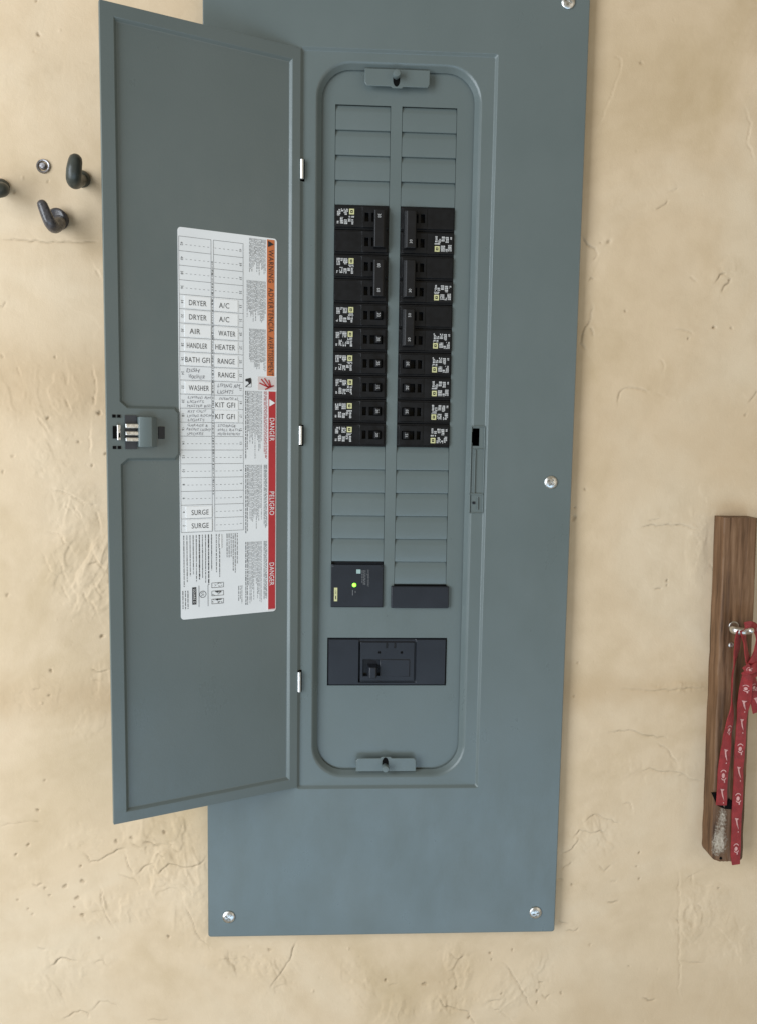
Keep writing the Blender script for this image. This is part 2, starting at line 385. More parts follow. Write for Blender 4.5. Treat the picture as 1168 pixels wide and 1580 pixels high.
def build_wall():
    def axis(lo, f0, f1, hi, fine, coarse):
        return np.concatenate([np.arange(lo, f0, coarse), np.arange(f0, f1, fine), np.arange(f1, hi + coarse, coarse)])
    xs = axis(-.80, -.445, .460, .80, .00115, .012); zs = axis(-1.10, -.780, .400, .75, .00115, .012)
    X, Z = np.meshgrid(xs, zs, indexing='ij')
    # warp so nothing runs straight
    wx = X + .006*fbm(X, Z, 30, 5, 3); wz = Z + .006*fbm(X, Z, 30, 15, 3)
    h = .0016*fbm(X, Z, 6, 21, 3) + .00022*fbm(X, Z, 45, 31, 2)          # slow waviness, metres, + = towards the viewer
    crack_pit_tone = np.zeros_like(h)  # brown darkening that follows the cracks and pits
    # overlapping trowel passes: soft terraces with thin edges
    t = fbm(wx, wz, 13, 41, 4); lev = np.floor(t*6)/6; fr = t*6 - np.floor(t*6)
    h += .00012*(lev + np.clip((fr-.86)/.14, 0, 1)/6)*6*np.clip(fbm(X, Z, 8, 51, 2)*2.4+.25, 0, 1)
    def window(c, hx, hz):
        i0, i1 = np.searchsorted(xs, [c.x-hx, c.x+hx]); j0, j1 = np.searchsorted(zs, [c.z-hz, c.z+hz])
        return slice(i0, i1), slice(j0, j1)
    cr = []
    # rough patches where the stucco was dragged (photo position, radius in photo pixels, strength mm, lean)
    for px, py, rx, ry, s, lean in ((85, 610, 55, 75, .55, .1), (75, 700, 45, 60, .5, .15), (110, 800, 60, 60, .6, -.35), (140, 890, 75, 90, .9, -.45),
                                    (175, 860, 30, 80, .6, -.4), (60, 1070, 70, 40, .4, 0), (130, 1110, 70, 40, .35, 0), (150, 1050, 60, 40, .4, 0),
                                    (120, 1290, 50, 30, .5, 0), (250, 1290, 90, 40, .8, .2), (255, 1345, 70, 55, .8, .2), (180, 1400, 70, 40, .6, .3),
                                    (300, 1420, 40, 60, .6, 0), (120, 1480, 80, 30, .6, 0), (90, 1520, 50, 40, .5, .3), (380, 1485, 70, 30, .9, .3),
                                    (420, 1500, 50, 40, .7, .5), (560, 1510, 40, 60, .6, .3), (610, 1560, 40, 30, .6, 0), (700, 1500, 30, 60, .9, -.2),
                                    (690, 1545, 40, 30, .8, 0), (780, 1530, 60, 40, .6, -.6), (830, 1500, 40, 50, .5, 0), (1080, 1390, 50, 40, .5, .2),
                                    (1065, 1430, 40, 60, .6, 0), (1000, 1190, 80, 30, .4, 0), (910, 1290, 50, 50, .5, .3), (1050, 1060, 60, 12, .6, 0),
                                    (1120, 1460, 60, 70, .5, 0), (1075, 830, 18, 80, .5, 0), (870, 530, 18, 70, .6, 0), (1125, 430, 25, 30, .4, 0), (20, 620, 40, 50, .4, 0)):
        c = at(px, py, WY); u = .7e-3; w_ = window(c, rx*u*1.6, ry*u*1.6); x, z = X[w_], Z[w_]
        if x.size == 0: continue
        k = np.clip((1.0-np.sqrt(((x-c.x)/(rx*u))**2 + ((z-c.z)/(ry*u))**2) - .45*fbm(x, z, 22, 61, 3))/.5, 0, 1)
        xl = x + lean*z
        q = fbm(xl + .005*fbm(x, z, 50, 71, 2), z, 34, int(px)+81, 3, 1.0, .55); isl = np.clip((q-.02)/.035, 0, 1) + .6*np.clip((q-.22)/.03, 0, 1)
        n = np.abs(fbm(xl + .006*fbm(x, z, 45, 171, 2), z, 55, 81, 2, 1.0, .45)); n2 = fbm(xl, z, 190, 91, 2, 1, .7)
        for _ in range(int(10+26*s)):                      # crumbs and pinholes in the dragged plaster
            ax = c.x+RNG.normal()*rx*u*.5; az = c.z+RNG.normal()*ry*u*.5; rr_ = RNG.uniform(.5, 1.15)*.001
            cr.append((ax, az, rr_, RNG.choice([-.55, .5, .75])*s*.001))
        if py > 1270: s *= 1.45
        h[w_] += k*(s*.00078*isl + s*.00055*np.clip(.13-n, 0, .13)/.13*np.clip(q*3+.5, 0, 1) + s*.00055*n2)
    # cracks, ledges and drips: photo pixels, (depth mm, half width mm, ledge mm: + the upper side stands proud)
    def stroke(pts, dep, wid, ledge=0.0, d=.5, jit=1.6, run=.012):
        P = [at(p[0], p[1], WY) for p in pts]; P = [(p.x, p.z) for p in P]
        Q = [P[0]]
        for a, b_ in zip(P[:-1], P[1:]):
            n = max(2, int(math.hypot(b_[0]-a[0], b_[1]-a[1])/.0045))
            for i in range(1, n+1):
                t_ = i/n; g = jit*.0007 if i < n else 0
                Q.append((a[0]+(b_[0]-a[0])*t_ + RNG.uniform(-g, g), a[1]+(b_[1]-a[1])*t_ + RNG.uniform(-g, g)))
        pad = .03; qx = [q[0] for q in Q]; qz = [q[1] for q in Q]
        i0, i1 = np.searchsorted(xs, [min(qx)-pad, max(qx)+pad]); j0, j1 = np.searchsorted(zs, [min(qz)-pad, max(qz)+pad])
        if i1 <= i0 or j1 <= j0: return
        x = X[i0:i1, j0:j1]; z = Z[i0:i1, j0:j1]; best = np.full(x.shape, 9.0); side = np.zeros(x.shape); par = np.zeros(x.shape)
        for k, (a, b_) in enumerate(zip(Q[:-1], Q[1:])):
            ex, ez = b_[0]-a[0], b_[1]-a[1]; l2 = ex*ex+ez*ez + 1e-14
            tt = np.clip(((x-a[0])*ex+(z-a[1])*ez)/l2, 0, 1); dx = x-a[0]-tt*ex; dz = z-a[1]-tt*ez; dd = np.hypot(dx, dz)
            m_ = dd < best; best[m_] = dd[m_]; side[m_] = np.sign((ex*(z-a[1])-ez*(x-a[0]))[m_]); par[m_] = (k+tt[m_])/(len(Q)-1)
        taper = np.clip(np.minimum(par, 1-par)*5+.35, 0, 1)*(.75+.5*(vnoise(x, z, 160, 7)))
        g = np.exp(-(best/(wid*.001))**2)*taper
        h[i0:i1, j0:j1] -= dep*.0013*g
        if ledge: h[i0:i1, j0:j1] += ledge*.0013*np.where(side > 0, np.exp(-best/run), -.3*np.exp(-best/(run*.6)))*taper
        crack_pit_tone[i0:i1, j0:j1] = np.maximum(crack_pit_tone[i0:i1, j0:j1], np.clip(g*1.25-.2, 0, 1)*min(1, d*1.25))
    S = stroke
    # left side
    S([(0, 368), (40, 370), (65, 373), (95, 374), (125, 374), (150, 373)], 1.2, .75, .25, .5)
    S([(80, 754), (95, 758), (110, 764), (122, 771), (133, 778)], .9, .8, .7, .3)
    S([(133, 778), (150, 778)], .5, .8, .4, .1)
    S([(82, 762), (86, 775)], .5, .8, .3, .15); S([(102, 780), (112, 788)], .7, .9, .4, .2); S([(115, 780), (127, 800)], .7, .9, .5, .2)
    S([(76, 820), (90, 824), (98, 829), (101, 838), (110, 846)], .9, .9, .7, .2)
    S([(68, 855), (78, 880), (92, 888)], .5, 1.0, .4, .1); S([(96, 870), (104, 895)], .6, 1.1, .5, .15); S([(145, 850), (152, 866), (160, 874)], .8, 1.0, .7, .2)
    S([(138, 870), (150, 867), (160, 873)], .8, .9, .5, .3); S([(150, 905), (158, 917)], .9, 1.1, .7, .2); S([(131, 915), (136, 928)], .8, 1.0, .5, .2)
    S([(142, 930), (150, 945)], .9, 1.2, .7, .25); S([(97, 903), (108, 925)], .6, 1.0, .5, .12); S([(150, 790), (156, 815)], .7, 1.0, .5, .2)
    S([(142, 1033), (150, 1037), (160, 1036), (169, 1034)], 1.0, .8, .5, .4); S([(145, 1050), (158, 1052)], .7, .8, .4, .2)
    S([(145, 570), (150, 600), (146, 620)], .7, .9, .6, .15); S([(145, 612), (146, 624)], 1.1, .9, .3, .4); S([(150, 635), (154, 640)], 1.5, 1.0, .4, .5)
    S([(141, 660), (140, 700)], .4, 1.0, .5, .0)
    S([(0, 472), (5, 474), (10, 466)], .8, .7, .3, .35); S([(3, 547), (6, 552)], 1.1, 1.0, .4, .35); S([(28, 566), (32, 577)], .8, .8, .4, .2)
    S([(60, 645), (75, 665)], .8, 1.0, .6, .2); S([(103, 616), (111, 634)], .8, .9, .4, .2); S([(150, 417), (155, 426)], .8, 1.0, .5, .2)
    S([(0, 1275), (20, 1271), (45, 1267), (65, 1268)], .7, .8, -.3, .3)
    S([(52, 1064), (62, 1063)], .8, .8, .4, .25)
    S([(130, 1316), (140, 1330), (152, 1329), (168, 1319), (182, 1311), (195, 1309)], 1.5, 1.0, 1.0, .4, run=.008)
    S([(195, 1318), (200, 1338), (206, 1347)], 1.2, .9, .7, .4); S([(212, 1349), (225, 1336), (236, 1332)], 1.2, 1.0, .7, .35)
    S([(236, 1332), (246, 1347), (262, 1332), (290, 1337), (308, 1333), (318, 1322)], 1.1, .9, .6, .35)
    S([(205, 1302), (218, 1308)], 1.6, 1.2, .6, .4); S([(225, 1298), (248, 1306)], 1.5, 1.1, .6, .4); S([(243, 1316), (254, 1322)], 1.4, 1.1, .6, .4); S([(270, 1310), (280, 1314)], 1.3, 1.0, .5, .35)
    S([(185, 1350), (208, 1356), (216, 1367)], 1.0, .8, .4, .3); S([(157, 1372), (158, 1398), (168, 1420), (178, 1432)], 1.1, .9, .7, .35)
    S([(285, 1365), (297, 1380)], .9, .8, .4, .3); S([(288, 1398), (300, 1425), (308, 1445), (325, 1463)], 1.0, .8, .5, .3)
    S([(60, 1462), (72, 1465)], 1.2, 1.0, .5, .35); S([(80, 1490), (95, 1478), (119, 1483)], 1.6, 1.0, .8, .4); S([(148, 1485), (160, 1482), (170, 1492)], .8, .9, .4, .2)
    S([(100, 1571), (115, 1562), (125, 1559), (136, 1563), (138, 1570)], 1.3, .9, .7, .4); S([(140, 1560), (155, 1545), (168, 1545), (185, 1555)], .7, .8, .4, .2)
    S([(230, 1574), (260, 1573)], .8, .8, .3, .3); S([(52, 1365), (58, 1368), (66, 1364)], 1.5, 1.0, .4, .4)
    # below the panel
    S([(418, 1522), (428, 1508), (440, 1492), (450, 1475), (457, 1453)], 1.1, .8, .6, .35); S([(342, 1479), (368, 1479)], .8, .8, .4, .2); S([(375, 1475), (388, 1482)], .9, 1.0, .5, .3)
    S([(694, 1469), (700, 1476), (708, 1479), (714, 1475)], 1.2, .9, .5, .4); S([(675, 1535), (684, 1552), (700, 1555), (722, 1560), (729, 1574), (732, 1580)], 1.3, .9, .6, .45)
    S([(775, 1483), (784, 1493), (796, 1512), (806, 1530), (815, 1550), (824, 1559)], 1.1, .8, .6, .4); S([(700, 1500), (704, 1520)], 1.2, 1.2, .4, .4)
    S([(755, 1543), (772, 1541)], .9, .9, .5, .3); S([(755, 1552), (775, 1562), (790, 1575)], .8, 1.0, .6, .15); S([(830, 1515), (838, 1515)], 1.0, .8, .3, .4)
    S([(836, 1535), (842, 1540), (848, 1534)], 1.0, .9, .4, .3); S([(873, 1436), (884, 1437), (892, 1432)], 1.0, .8, .4, .35); S([(600, 1520), (612, 1518)], .6, 1.0, .4, .1)
    # right side
    S([(940, 1130), (955, 1127), (975, 1127), (985, 1131), (1000, 1135), (1028, 1138)], 1.1, .8, .5, .4); S([(1014, 1146), (1030, 1156), (1044, 1177)], 1.0, .8, .4, .35)
    S([(988, 1190), (1002, 1185), (1020, 1190), (1050, 1192), (1068, 1203), (1084, 1206)], .8, .8, .4, .3); S([(1045, 1197), (1055, 1195)], .6, .8, .3, .2)
    S([(902, 1266), (917, 1256), (935, 1264), (955, 1270)], 1.0, .9, .6, .35); S([(885, 1290), (893, 1280), (910, 1285), (925, 1281), (933, 1285)], 1.0, .9, .6, .35)
    S([(866, 1316), (882, 1310), (892, 1294)], 1.0, .9, .6, .35); S([(866, 1341), (881, 1330)], 1.0, .9, .5, .35); S([(925, 1335), (932, 1344), (942, 1335)], .8, 1.1, .4, .25)
    S([(960, 1240), (972, 1239), (975, 1252)], .7, .8, .4, .15); S([(937, 1392), (945, 1393), (954, 1390)], 1.1, .9, .3, .45); S([(942, 1360), (950, 1360)], .9, .8, .3, .3)
    S([(992, 1540), (1000, 1544), (1010, 1542)], 1.3, .9, .4, .45); S([(860, 1356), (868, 1357)], 1.1, 1.0, .4, .35); S([(860, 1420), (878, 1426)], .8, .8, .3, .25)
    S([(1046, 1345), (1047, 1400), (1048, 1470), (1047, 1530)], .7, .9, .4, .15, jit=2.5); S([(1060, 1355), (1067, 1350), (1068, 1362)], .8, .9, .5, .2); S([(1075, 1395), (1082, 1403)], .8, .9, .5, .2)
    S([(1048, 1482), (1070, 1485), (1085, 1486)], .7, .9, .4, .2); S([(1040, 1415), (1052, 1425)], .6, 1.0, .5, .1)
    S([(990, 813), (1003, 810), (1012, 812), (1030, 809), (1055, 811), (1075, 816)], 1.1, .8, .5, .4); S([(1000, 803), (1018, 800)], .6, .8, .3, .15)
    S([(952, 620), (955, 606), (963, 599), (980, 599), (1000, 606)], .9, .9, .5, .25); S([(1013, 607), (1028, 613)], .5, .8, .3, .1); S([(1019, 555), (1024, 565), (1022, 574)], .7, .8, .3, .15)
    S([(1103, 436), (1110, 424), (1119, 422)], 1.3, .9, .4, .5); S([(1113, 450), (1118, 440), (1126, 434)], 1.4, 1.1, .4, .55); S([(1065, 426), (1075, 434)], .7, 1.0, .3, .2)
    S([(1013, 322), (1022, 317), (1030, 309)], 1.4, .8, .3, .6); S([(1032, 295), (1045, 290)], .7, .9, .3, .2); S([(936, 375), (941, 372)], 1.6, 1.8, .3, .5)
    S([(897, 363), (905, 377), (917, 383), (921, 392), (914, 402)], 1.0, .9, .6, .35); S([(947, 86), (957, 92), (957, 105)], .6, .8, .3, .15); S([(957, 105), (945, 140), (932, 170), (925, 190)], .5, .9, .4, .08)
    S([(907, 434), (911, 428), (915, 430)], 1.0, .9, .5, .4); S([(913, 470), (911, 490), (902, 505), (895, 530), (903, 540)], .9, 1.2, .6, .3); S([(910, 505), (915, 520)], .8, 1.0, .5, .3)
    S([(1150, 168), (1158, 190), (1152, 220), (1163, 245)], .6, .8, .4, .12); S([(1040, 508), (1058, 510), (1068, 515)], .7, .9, .4, .2); S([(1155, 620), (1168, 603)], .7, .9, .4, .2)
    S([(960, 1063), (1000, 1066), (1040, 1064), (1085, 1060)], .9, 1.0, .5, .2); S([(1095, 870), (1103, 882)], .7, .8, .3, .2); S([(1010, 909), (1020, 908)], 1.0, .9, .3, .4)
    # pits: photo pixel, radius mm, depth mm
    for px, py, r, d in ((60, 53, 1.7, 2.2), (93, 47, 1.0, -.7), (57, 1, 1.2, 1.4), (989, 97, 1.6, 1.2), (1101, 505, 1.6, 2.6), (964, 480, 1.2, 1.4), (1128, 506, 1.3, 1.2), (1061, 522, 1.2, 1.3),
                         (926, 375, 1.0, 1.2), (875, 780, 1.2, 1.5), (886, 783, 1.2, 1.3), (902, 755, 1.3, 1.5), (885, 799, 2.6, 1.2), (1029, 896, 1.3, 1.7), (1029, 903, 1.1, 1.2), (891, 1023, 1.2, 1.2),
                         (986, 1316, 1.3, 1.8), (986, 1356, 1.2, 1.5), (982, 1337, 1.0, 1.2), (882, 1365, 1.3, 1.8), (865, 1531, 1.2, 1.2), (970, 1491, 1.2, .9), (910, 1458, 1.5, .8), (885, 1074, 1.2, 1.3),
                         (44, 1304, 1.6, 2.2), (25, 1319, 1.4, 1.8), (125, 1337, 1.3, 1.8), (128, 1360, 2.2, 1.9), (101, 1368, 2.2, 1.8), (120, 1386, 2.3, 1.9), (128, 1412, 1.9, 2.2), (116, 1400, 1.3, 1.4), (77, 1382, 1.2, 1.6),
                         (70, 1371, 1.3, 1.5), (28, 1389, 1.2, 1.4), (44, 1403, 1.2, 1.3), (51, 1411, 1.2, 1.2), (154, 1448, 1.4, 1.6), (261, 1445, 1.6, 2.0), (255, 1283, 2.0, 1.8), (204, 1292, 1.8, 1.5),
                         (180, 1298, 2.0, 1.6), (59, 1250, 1.6, 2.0), (70, 1204, 1.3, 1.2), (79, 1035, 1.6, 2.0), (158, 982, 1.9, 2.2), (143, 718, 1.3, 1.4), (77, 1073, 1.4, 1.5), (20, 704, 1.6, .9), (5, 728, 1.6, .9),
                         (12, 918, 1.8, 1.2), (65, 1085, 1.2, -1.2), (86, 551, 1.2, 1.4), (75, 645, 1.5, 1.6), (122, 682, 1.5, 1.4), (155, 637, 2.0, 2.0), (164, 700, 1.4, 1.8), (595, 1512, 1.5, 2.0), (655, 1518, 2.4, 1.8),
                         (756, 1470, 1.4, 1.9), (758, 1480, 1.1, 1.4), (790, 1465, 1.3, 1.4), (723, 1570, 1.5, 2.0), (773, 1531, 1.3, 1.4), (828, 1528, 1.5, 1.7), (828, 1546, 1.5, 1.7), (703, 1524, 2.0, 1.7), (866, 1533, .9, 1.1),
                         (417, 1465, 2.0, 1.2), (538, 1463, 1.2, -1.0), (483, 1529, 1.4, -1.0), (75, 280, 1.4, .8), (1125, 432, 1.4, 1.6), (1150, 640, 1.6, 1.0), (1160, 1010, 1.2, 1.0), (36, 275, 1.4, -.9), (23, 296, 1.6, 1.4), (1108, 1370, 1.2, 1.4)):
        c = at(px, py, WY); q = .008
        i0, i1 = np.searchsorted(xs, [c.x-q, c.x+q]); j0, j1 = np.searchsorted(zs, [c.z-q, c.z+q])
        x = X[i0:i1, j0:j1]-c.x; z = Z[i0:i1, j0:j1]-c.z
        th = np.arctan2(z, x); rr = r*.001*(1+.25*np.sin(2*th+px)+.15*np.sin(3*th+py))
        g = np.exp(-(np.hypot(x, z)/rr)**4)
        h[i0:i1, j0:j1] -= d*.001*g
        if d > 0: crack_pit_tone[i0:i1, j0:j1] = np.maximum(crack_pit_tone[i0:i1, j0:j1], g*.45*min(1, d/1.6))
    for _ in range(260): cr.append((RNG.uniform(-.44, .455), RNG.uniform(-.77, .39), RNG.uniform(.45, .9)*.001, RNG.choice([-.35, .4, .6])*.001))
    for ax, az, rr_, dp in cr:
        i0, i1 = np.searchsorted(xs, [ax-.004, ax+.004]); j0, j1 = np.searchsorted(zs, [az-.004, az+.004])
        x = X[i0:i1, j0:j1]-ax; z = Z[i0:i1, j0:j1]-az; h[i0:i1, j0:j1] -= dp*np.exp(-((x*x*1.3+z*z*.8+.5*x*z)/rr_**2))
    stain_shade = np.zeros_like(h); nb_ = fbm(X, Z, 9, 301, 4)
    for px, py, hw, x_a, x_b, st_ in ((60, 585, .050, -.50, -.20, .75), (60, 1075, .026, -.50, -.20, .75), (1000, 1062, .018, .15, .50, .6), (40, 380, .012, -.50, -.20, .35), (1000, 660, .06, .15, .50, .30),
                                      (700, 1520, .030, .02, .14, .55), (1100, 1545, .045, .20, .50, .40), (900, 500, .30, .17, .215, .30), (40, 60, .04, -.5, -.3, .25)):  # the strip along the cover's right edge is its painted shadow, others are stains
        zc = at(px, py, WY).z; stain_shade = np.maximum(stain_shade, st_*np.exp(-((Z-zc+.020*nb_)/hw)**2)*np.clip((X-x_a)/.05+nb_*.8, 0, 1)*np.clip((x_b-X)/.05+nb_*.8, 0, 1)*np.clip(.75+nb_*1.1, 0, 1))
    # keep the plaster from poking through the cover's edge
    inside = (np.abs(X) < .19) & (Z > -.638) & (Z < .39)
    h = np.clip(np.where(inside, np.minimum(h, .001), h), -.006, .0075)
    nx, nz = X.shape
    co = np.stack([X, WY - h, Z], -1).reshape(-1, 3)
    idx = np.arange(nx*nz).reshape(nx, nz)
    a = idx[:-1, :-1]; b_ = idx[1:, :-1]; c_ = idx[1:, 1:]; d_ = idx[:-1, 1:]
    keep = ~((np.abs(X) < .18) & (Z > -.625) & (Z < .37))
    kf = (keep[:-1, :-1] | keep[1:, 1:])
    F = np.stack([a, b_, c_, d_], -1)[kf]
    nb = len(co); x0, x1, z0, z1 = xs[0], xs[-1], zs[0], zs[-1]
    extra = np.array([(x0, WY+.12, z0), (x1, WY+.12, z0), (x1, WY+.12, z1), (x0, WY+.12, z1),
                      (-.185, WY+.05, -.63), (.185, WY+.05, -.63), (.185, WY+.05, .375), (-.185, WY+.05, .375)])
    co = np.concatenate([co, extra])
    me = bpy.data.meshes.new('wall')
    fl = np.concatenate([F.reshape(-1), np.array([nb+1, nb, nb+3, nb+2, nb+4, nb+5, nb+6, nb+7])])
    nf = len(fl)//4
    me.vertices.add(len(co)); me.vertices.foreach_set('co', co.reshape(-1).astype(np.float32))
    me.loops.add(len(fl)); me.loops.foreach_set('vertex_index', fl.astype(np.int32))
    me.polygons.add(nf); me.polygons.foreach_set('loop_start', np.arange(0, nf*4, 4, dtype=np.int32))
    me.polygons.foreach_set('use_smooth', np.ones(nf, dtype=bool))
    me.update(calc_edges=True)
    at_ = me.attributes.new('crack_pit_tone', 'FLOAT', 'POINT')
    at_.data.foreach_set('value', np.concatenate([crack_pit_tone.reshape(-1), np.zeros(8)]).astype(np.float32))
    at2 = me.attributes.new('stain_shade', 'FLOAT', 'POINT'); at2.data.foreach_set('value', np.concatenate([stain_shade.reshape(-1), np.zeros(8)]).astype(np.float32))
    me.materials.append(M_WALL)
    o = put('wall', me); tag(o, 'cream painted rough stucco wall with cracks and pits behind the panel', kind='structure')
build_wall()

# ------------------------------------------------------------------ electrical panel
PX0, PX1, PZ0, PZ1 = -.1981, .1973, -.6446, .3945          # cover
NX0, NX1, NZ0, NZ1 = -.0978, .1022, -.4696, .3161          # door seat pressed into the cover
OX0, OX1, OZ0, OZ1 = -.0820, .0862, -.4575, .3050          # opening
panel = empty('electrical_panel', (0, WY, PZ0))
tag(panel, 'grey steel breaker panel mounted on the cream wall, its door swung open', 'electrical panel')
def pput(name, me, parent=None):
    o = put(name, me)
    p = parent or panel
    o.parent = p
    o.matrix_parent_inverse = Matrix.Identity(4)
    if p is panel: o.location = (0, -WY, -PZ0)
    return o

def build_cover():
    th = .0012
    front = [rring(PX0, PX1, PZ0, PZ1, .003, WY-.0005), rring(PX0, PX1, PZ0, PZ1, .003, .0012),
             rring(PX0+.0004, PX1-.0004, PZ0+.0004, PZ1-.0004, .003, .0004), rring(PX0+.0014, PX1-.0014, PZ0+.0014, PZ1-.0014, .003, 0),
             rring(NX0-.0018, NX1+.0018, NZ0-.0018, NZ1+.0018, .002, 0), rring(NX0-.0009, NX1+.0009, NZ0-.0009, NZ1+.0009, .002, .0005),
             rring(NX0+.0010, NX1-.0010, NZ0+.0010, NZ1-.0010, .002, .0027), rring(NX0+.0020, NX1-.0020, NZ0+.0020, NZ1-.0020, .002, .0031),
             rring(OX0-.0022, OX1+.0022, OZ0-.0022, OZ1+.0022, .036, .0031, 8), rring(OX0-.0008, OX1+.0008, OZ0-.0008, OZ1+.0008, .035, .0036),
             rring(OX0+.0006, OX1-.0006, OZ0+.0006, OZ1-.0006, .034, .0050), rring(OX0+.0046, OX1-.0046, OZ0+.0046, OZ1-.0046, .030, .0102)]
    back = [rring(OX0+.0036, OX1-.0036, OZ0+.0036, OZ1-.0036, .031, .0108), rring(OX0-.0008, OX1+.0008, OZ0-.0008, OZ1+.0008, .034, .0052),
            rring(OX0-.0024, OX1+.0024, OZ0-.0024, OZ1+.0024, .036, .0044), rring(NX0+.0026, NX1-.0026, NZ0+.0026, NZ1-.0026, .002, .0044),
            rring(NX0-.0024, NX1+.0024, NZ0-.0024, NZ1+.0024, .002, .0013), rring(PX0+.0014, PX1-.0014, PZ0+.0014, PZ1-.0014, .003, .0013),
            rring(PX0+.0013, PX1-.0013, PZ0+.0013, PZ1-.0013, .003, WY-.0005)]
    mb = bridge(front + back, closed=True)
    me = mb.mesh('cover', M_PANEL, 28)
    o = put('cover', me)
    # latch slot on the right-hand side of the seat, hinge windows on the left
    cut(o, [(.0866, .0900, -.01, .02, -.0830, -.0715)])
    cut(o, [(.0876, .0950, -.01, .02, -.0866, -.0675),
            (-.0990, -.0945, -.01, .0075, .1850, .2075), (-.0985, -.0940, -.01, .0075, -.0890, -.0665), (-.0990, -.0945, -.01, .0075, -.3605, -.3355)])
    o.parent = panel; o.location = (0, -WY, -PZ0)
    return o
build_cover()
# dark space inside the box, seen only through the latch slot and gaps
mb = MB(); mb.box(-.14, .14, .030, .034, -.60, .37); pput('box_back', mb.mesh('box_back', M_VOID))

def strike_tray():
    # pressed channel beside the latch slot with a small keyed dimple below
    mb = MB()
    for (x0, x1, z0, z1) in ((.0855, .0865, -.159, -.066), (.1000, .1012, -.159, -.066)):
        mb.box(x0, x1, .0017, .0036, z0, z1)
    mb.box(.0855, .1012, .0018, .0036, -.0660, -.0650); mb.box(.0855, .1012, .0017, .0036, -.1395, -.1380)
    mb.box(.0903, .0911, .0014, .0036, -.1380, -.0905); mb.box(.0865, .1000, .0023, .0036, -.0900, -.0893)
    mb.box(.0945, .0950, .0013, .0036, -.1560, -.1420); mb.box(.0855, .1012, .0021, .0036, -.1600, -.1590)
    o = pput('latch_strike', mb.mesh('latch_strike', M_PANEL)); bevel(o, .0004)
    p = lathe([(.0016, .0036), (.0016, .0022), (.0011, .0021), (.0011, .0028), (.0002, .0029)], 20)
    d = pput('dimple', p.mesh('dimple', M_CHAR, 40), None); d.location = (.0905, -WY, -PZ0-.1485)
strike_tray()

def screw_mesh():
    mb = MB(); nr, ns = 15, 48; R = .0069
    for i in range(nr+1):
        r = R*i/nr
        for k in range(ns):
            a = 2*math.pi*k/ns; x, z = r*math.cos(a), r*math.sin(a)
            y = -.0030*math.sqrt(max(0, 1-(r/R)**2*.86)) + .0001
            if r < .0040 and (abs(x) < .00075 or abs(z) < .00075): y += .0014
            if r < .0012: y += .0006
            mb.v.append((x, y, z))
    for i in range(nr):
        for k in range(ns):
            k2 = (k+1) % ns; mb.f.append((i*ns+k, i*ns+k2, (i+1)*ns+k2, (i+1)*ns+k))
    b = len(mb.v)
    for k in range(ns): a = 2*math.pi*k/ns; mb.v.append((R*math.cos(a), .0003, R*math.sin(a)))
    for k in range(ns): mb.f.append((nr*ns+k, nr*ns+(k+1) % ns, b+(k+1) % ns, b+k))
    return mb.mesh('screw', M_ZINC, 50)
SCREW = screw_mesh()
for i, (x, z, a) in enumerate(((.1741, .3703, 20), (.1741, -.1249, 35), (.1741, -.6204, 75), (-.1749, -.6204, 40), (-.1749, .3703, 10), (-.1749, -.1249, 60))):
    o = pput('screw', SCREW); o.location = (x, -WY-.0002, z-PZ0); o.rotation_euler = (0, math.radians(a), 0)

# dead front
C1L, C1R, C2L, C2R = -.0634, -.0058, .0060, .0637
ZT = 10.5*IN
def rz(i): return ZT - i*IN
mb = bridge([rring(-.0855, .0862, -.462, .309, .03, DY+.0012), rring(-.0855, .0862, -.462, .309, .03, DY)])
n = 36; cap(mb, 0, n); cap(mb, 1, n)
df = put('dead_front', mb.mesh('dead_front', M_PANEL, 30))
cut(df, [(C1L, C1R, 0, .03, rz(21)-.0004, rz(0)), (C2L, C2R, 0, .03, rz(21)-.0004, rz(0)), (-.0668, .0662, 0, .03, -.3562, -.3015)])
df.parent = panel; df.location = (0, -WY, -PZ0)

def filler(x0, x1, tilt):
    mb = MB(); h = IN-.0003; zt = -.0001
    prof = [(zt, DY+.0027), (zt-.0056, DY+.0007), (zt-.0064, DY+.0005), (zt-.0076, DY+.00045), (zt-h+.0012, DY+.0006-tilt), (zt-h+.0003, DY+.0009-tilt), (zt-h, DY+.0014-tilt), (zt-h, DY+.0030)]
    for x in (x0+.0004, x1-.0004): mb.v += [(x, y, z) for z, y in prof] + [(x, DY+.003, zt)]
    m = len(prof)+1
    for i in range(m): j = (i+1) % m; mb.f.append((i, j, m+j, m+i))
    mb.f.append(tuple(range(m-1, -1, -1))); mb.f.append(tuple(range(m, 2*m)))
    me = mb.mesh('filler_plate', M_PANEL, 32)
    return me
FL = [filler(C1L, C1R, t) for t in (.0004, .0006, .0003)]; FR = [filler(C2L, C2R, t) for t in (.0003, .0005, .0007)]
for i in (0, 1, 2, 3, 14, 15, 16, 17, 18):
    o = put('filler_plate', FL[i % 3]); o.parent = df; o.location = (0, 0, rz(i))
for i in (0, 1, 2, 3, 14, 15, 16, 17, 18, 19):
    o = put('filler_plate', FR[i % 3]); o.parent = df; o.location = (0, 0, rz(i))

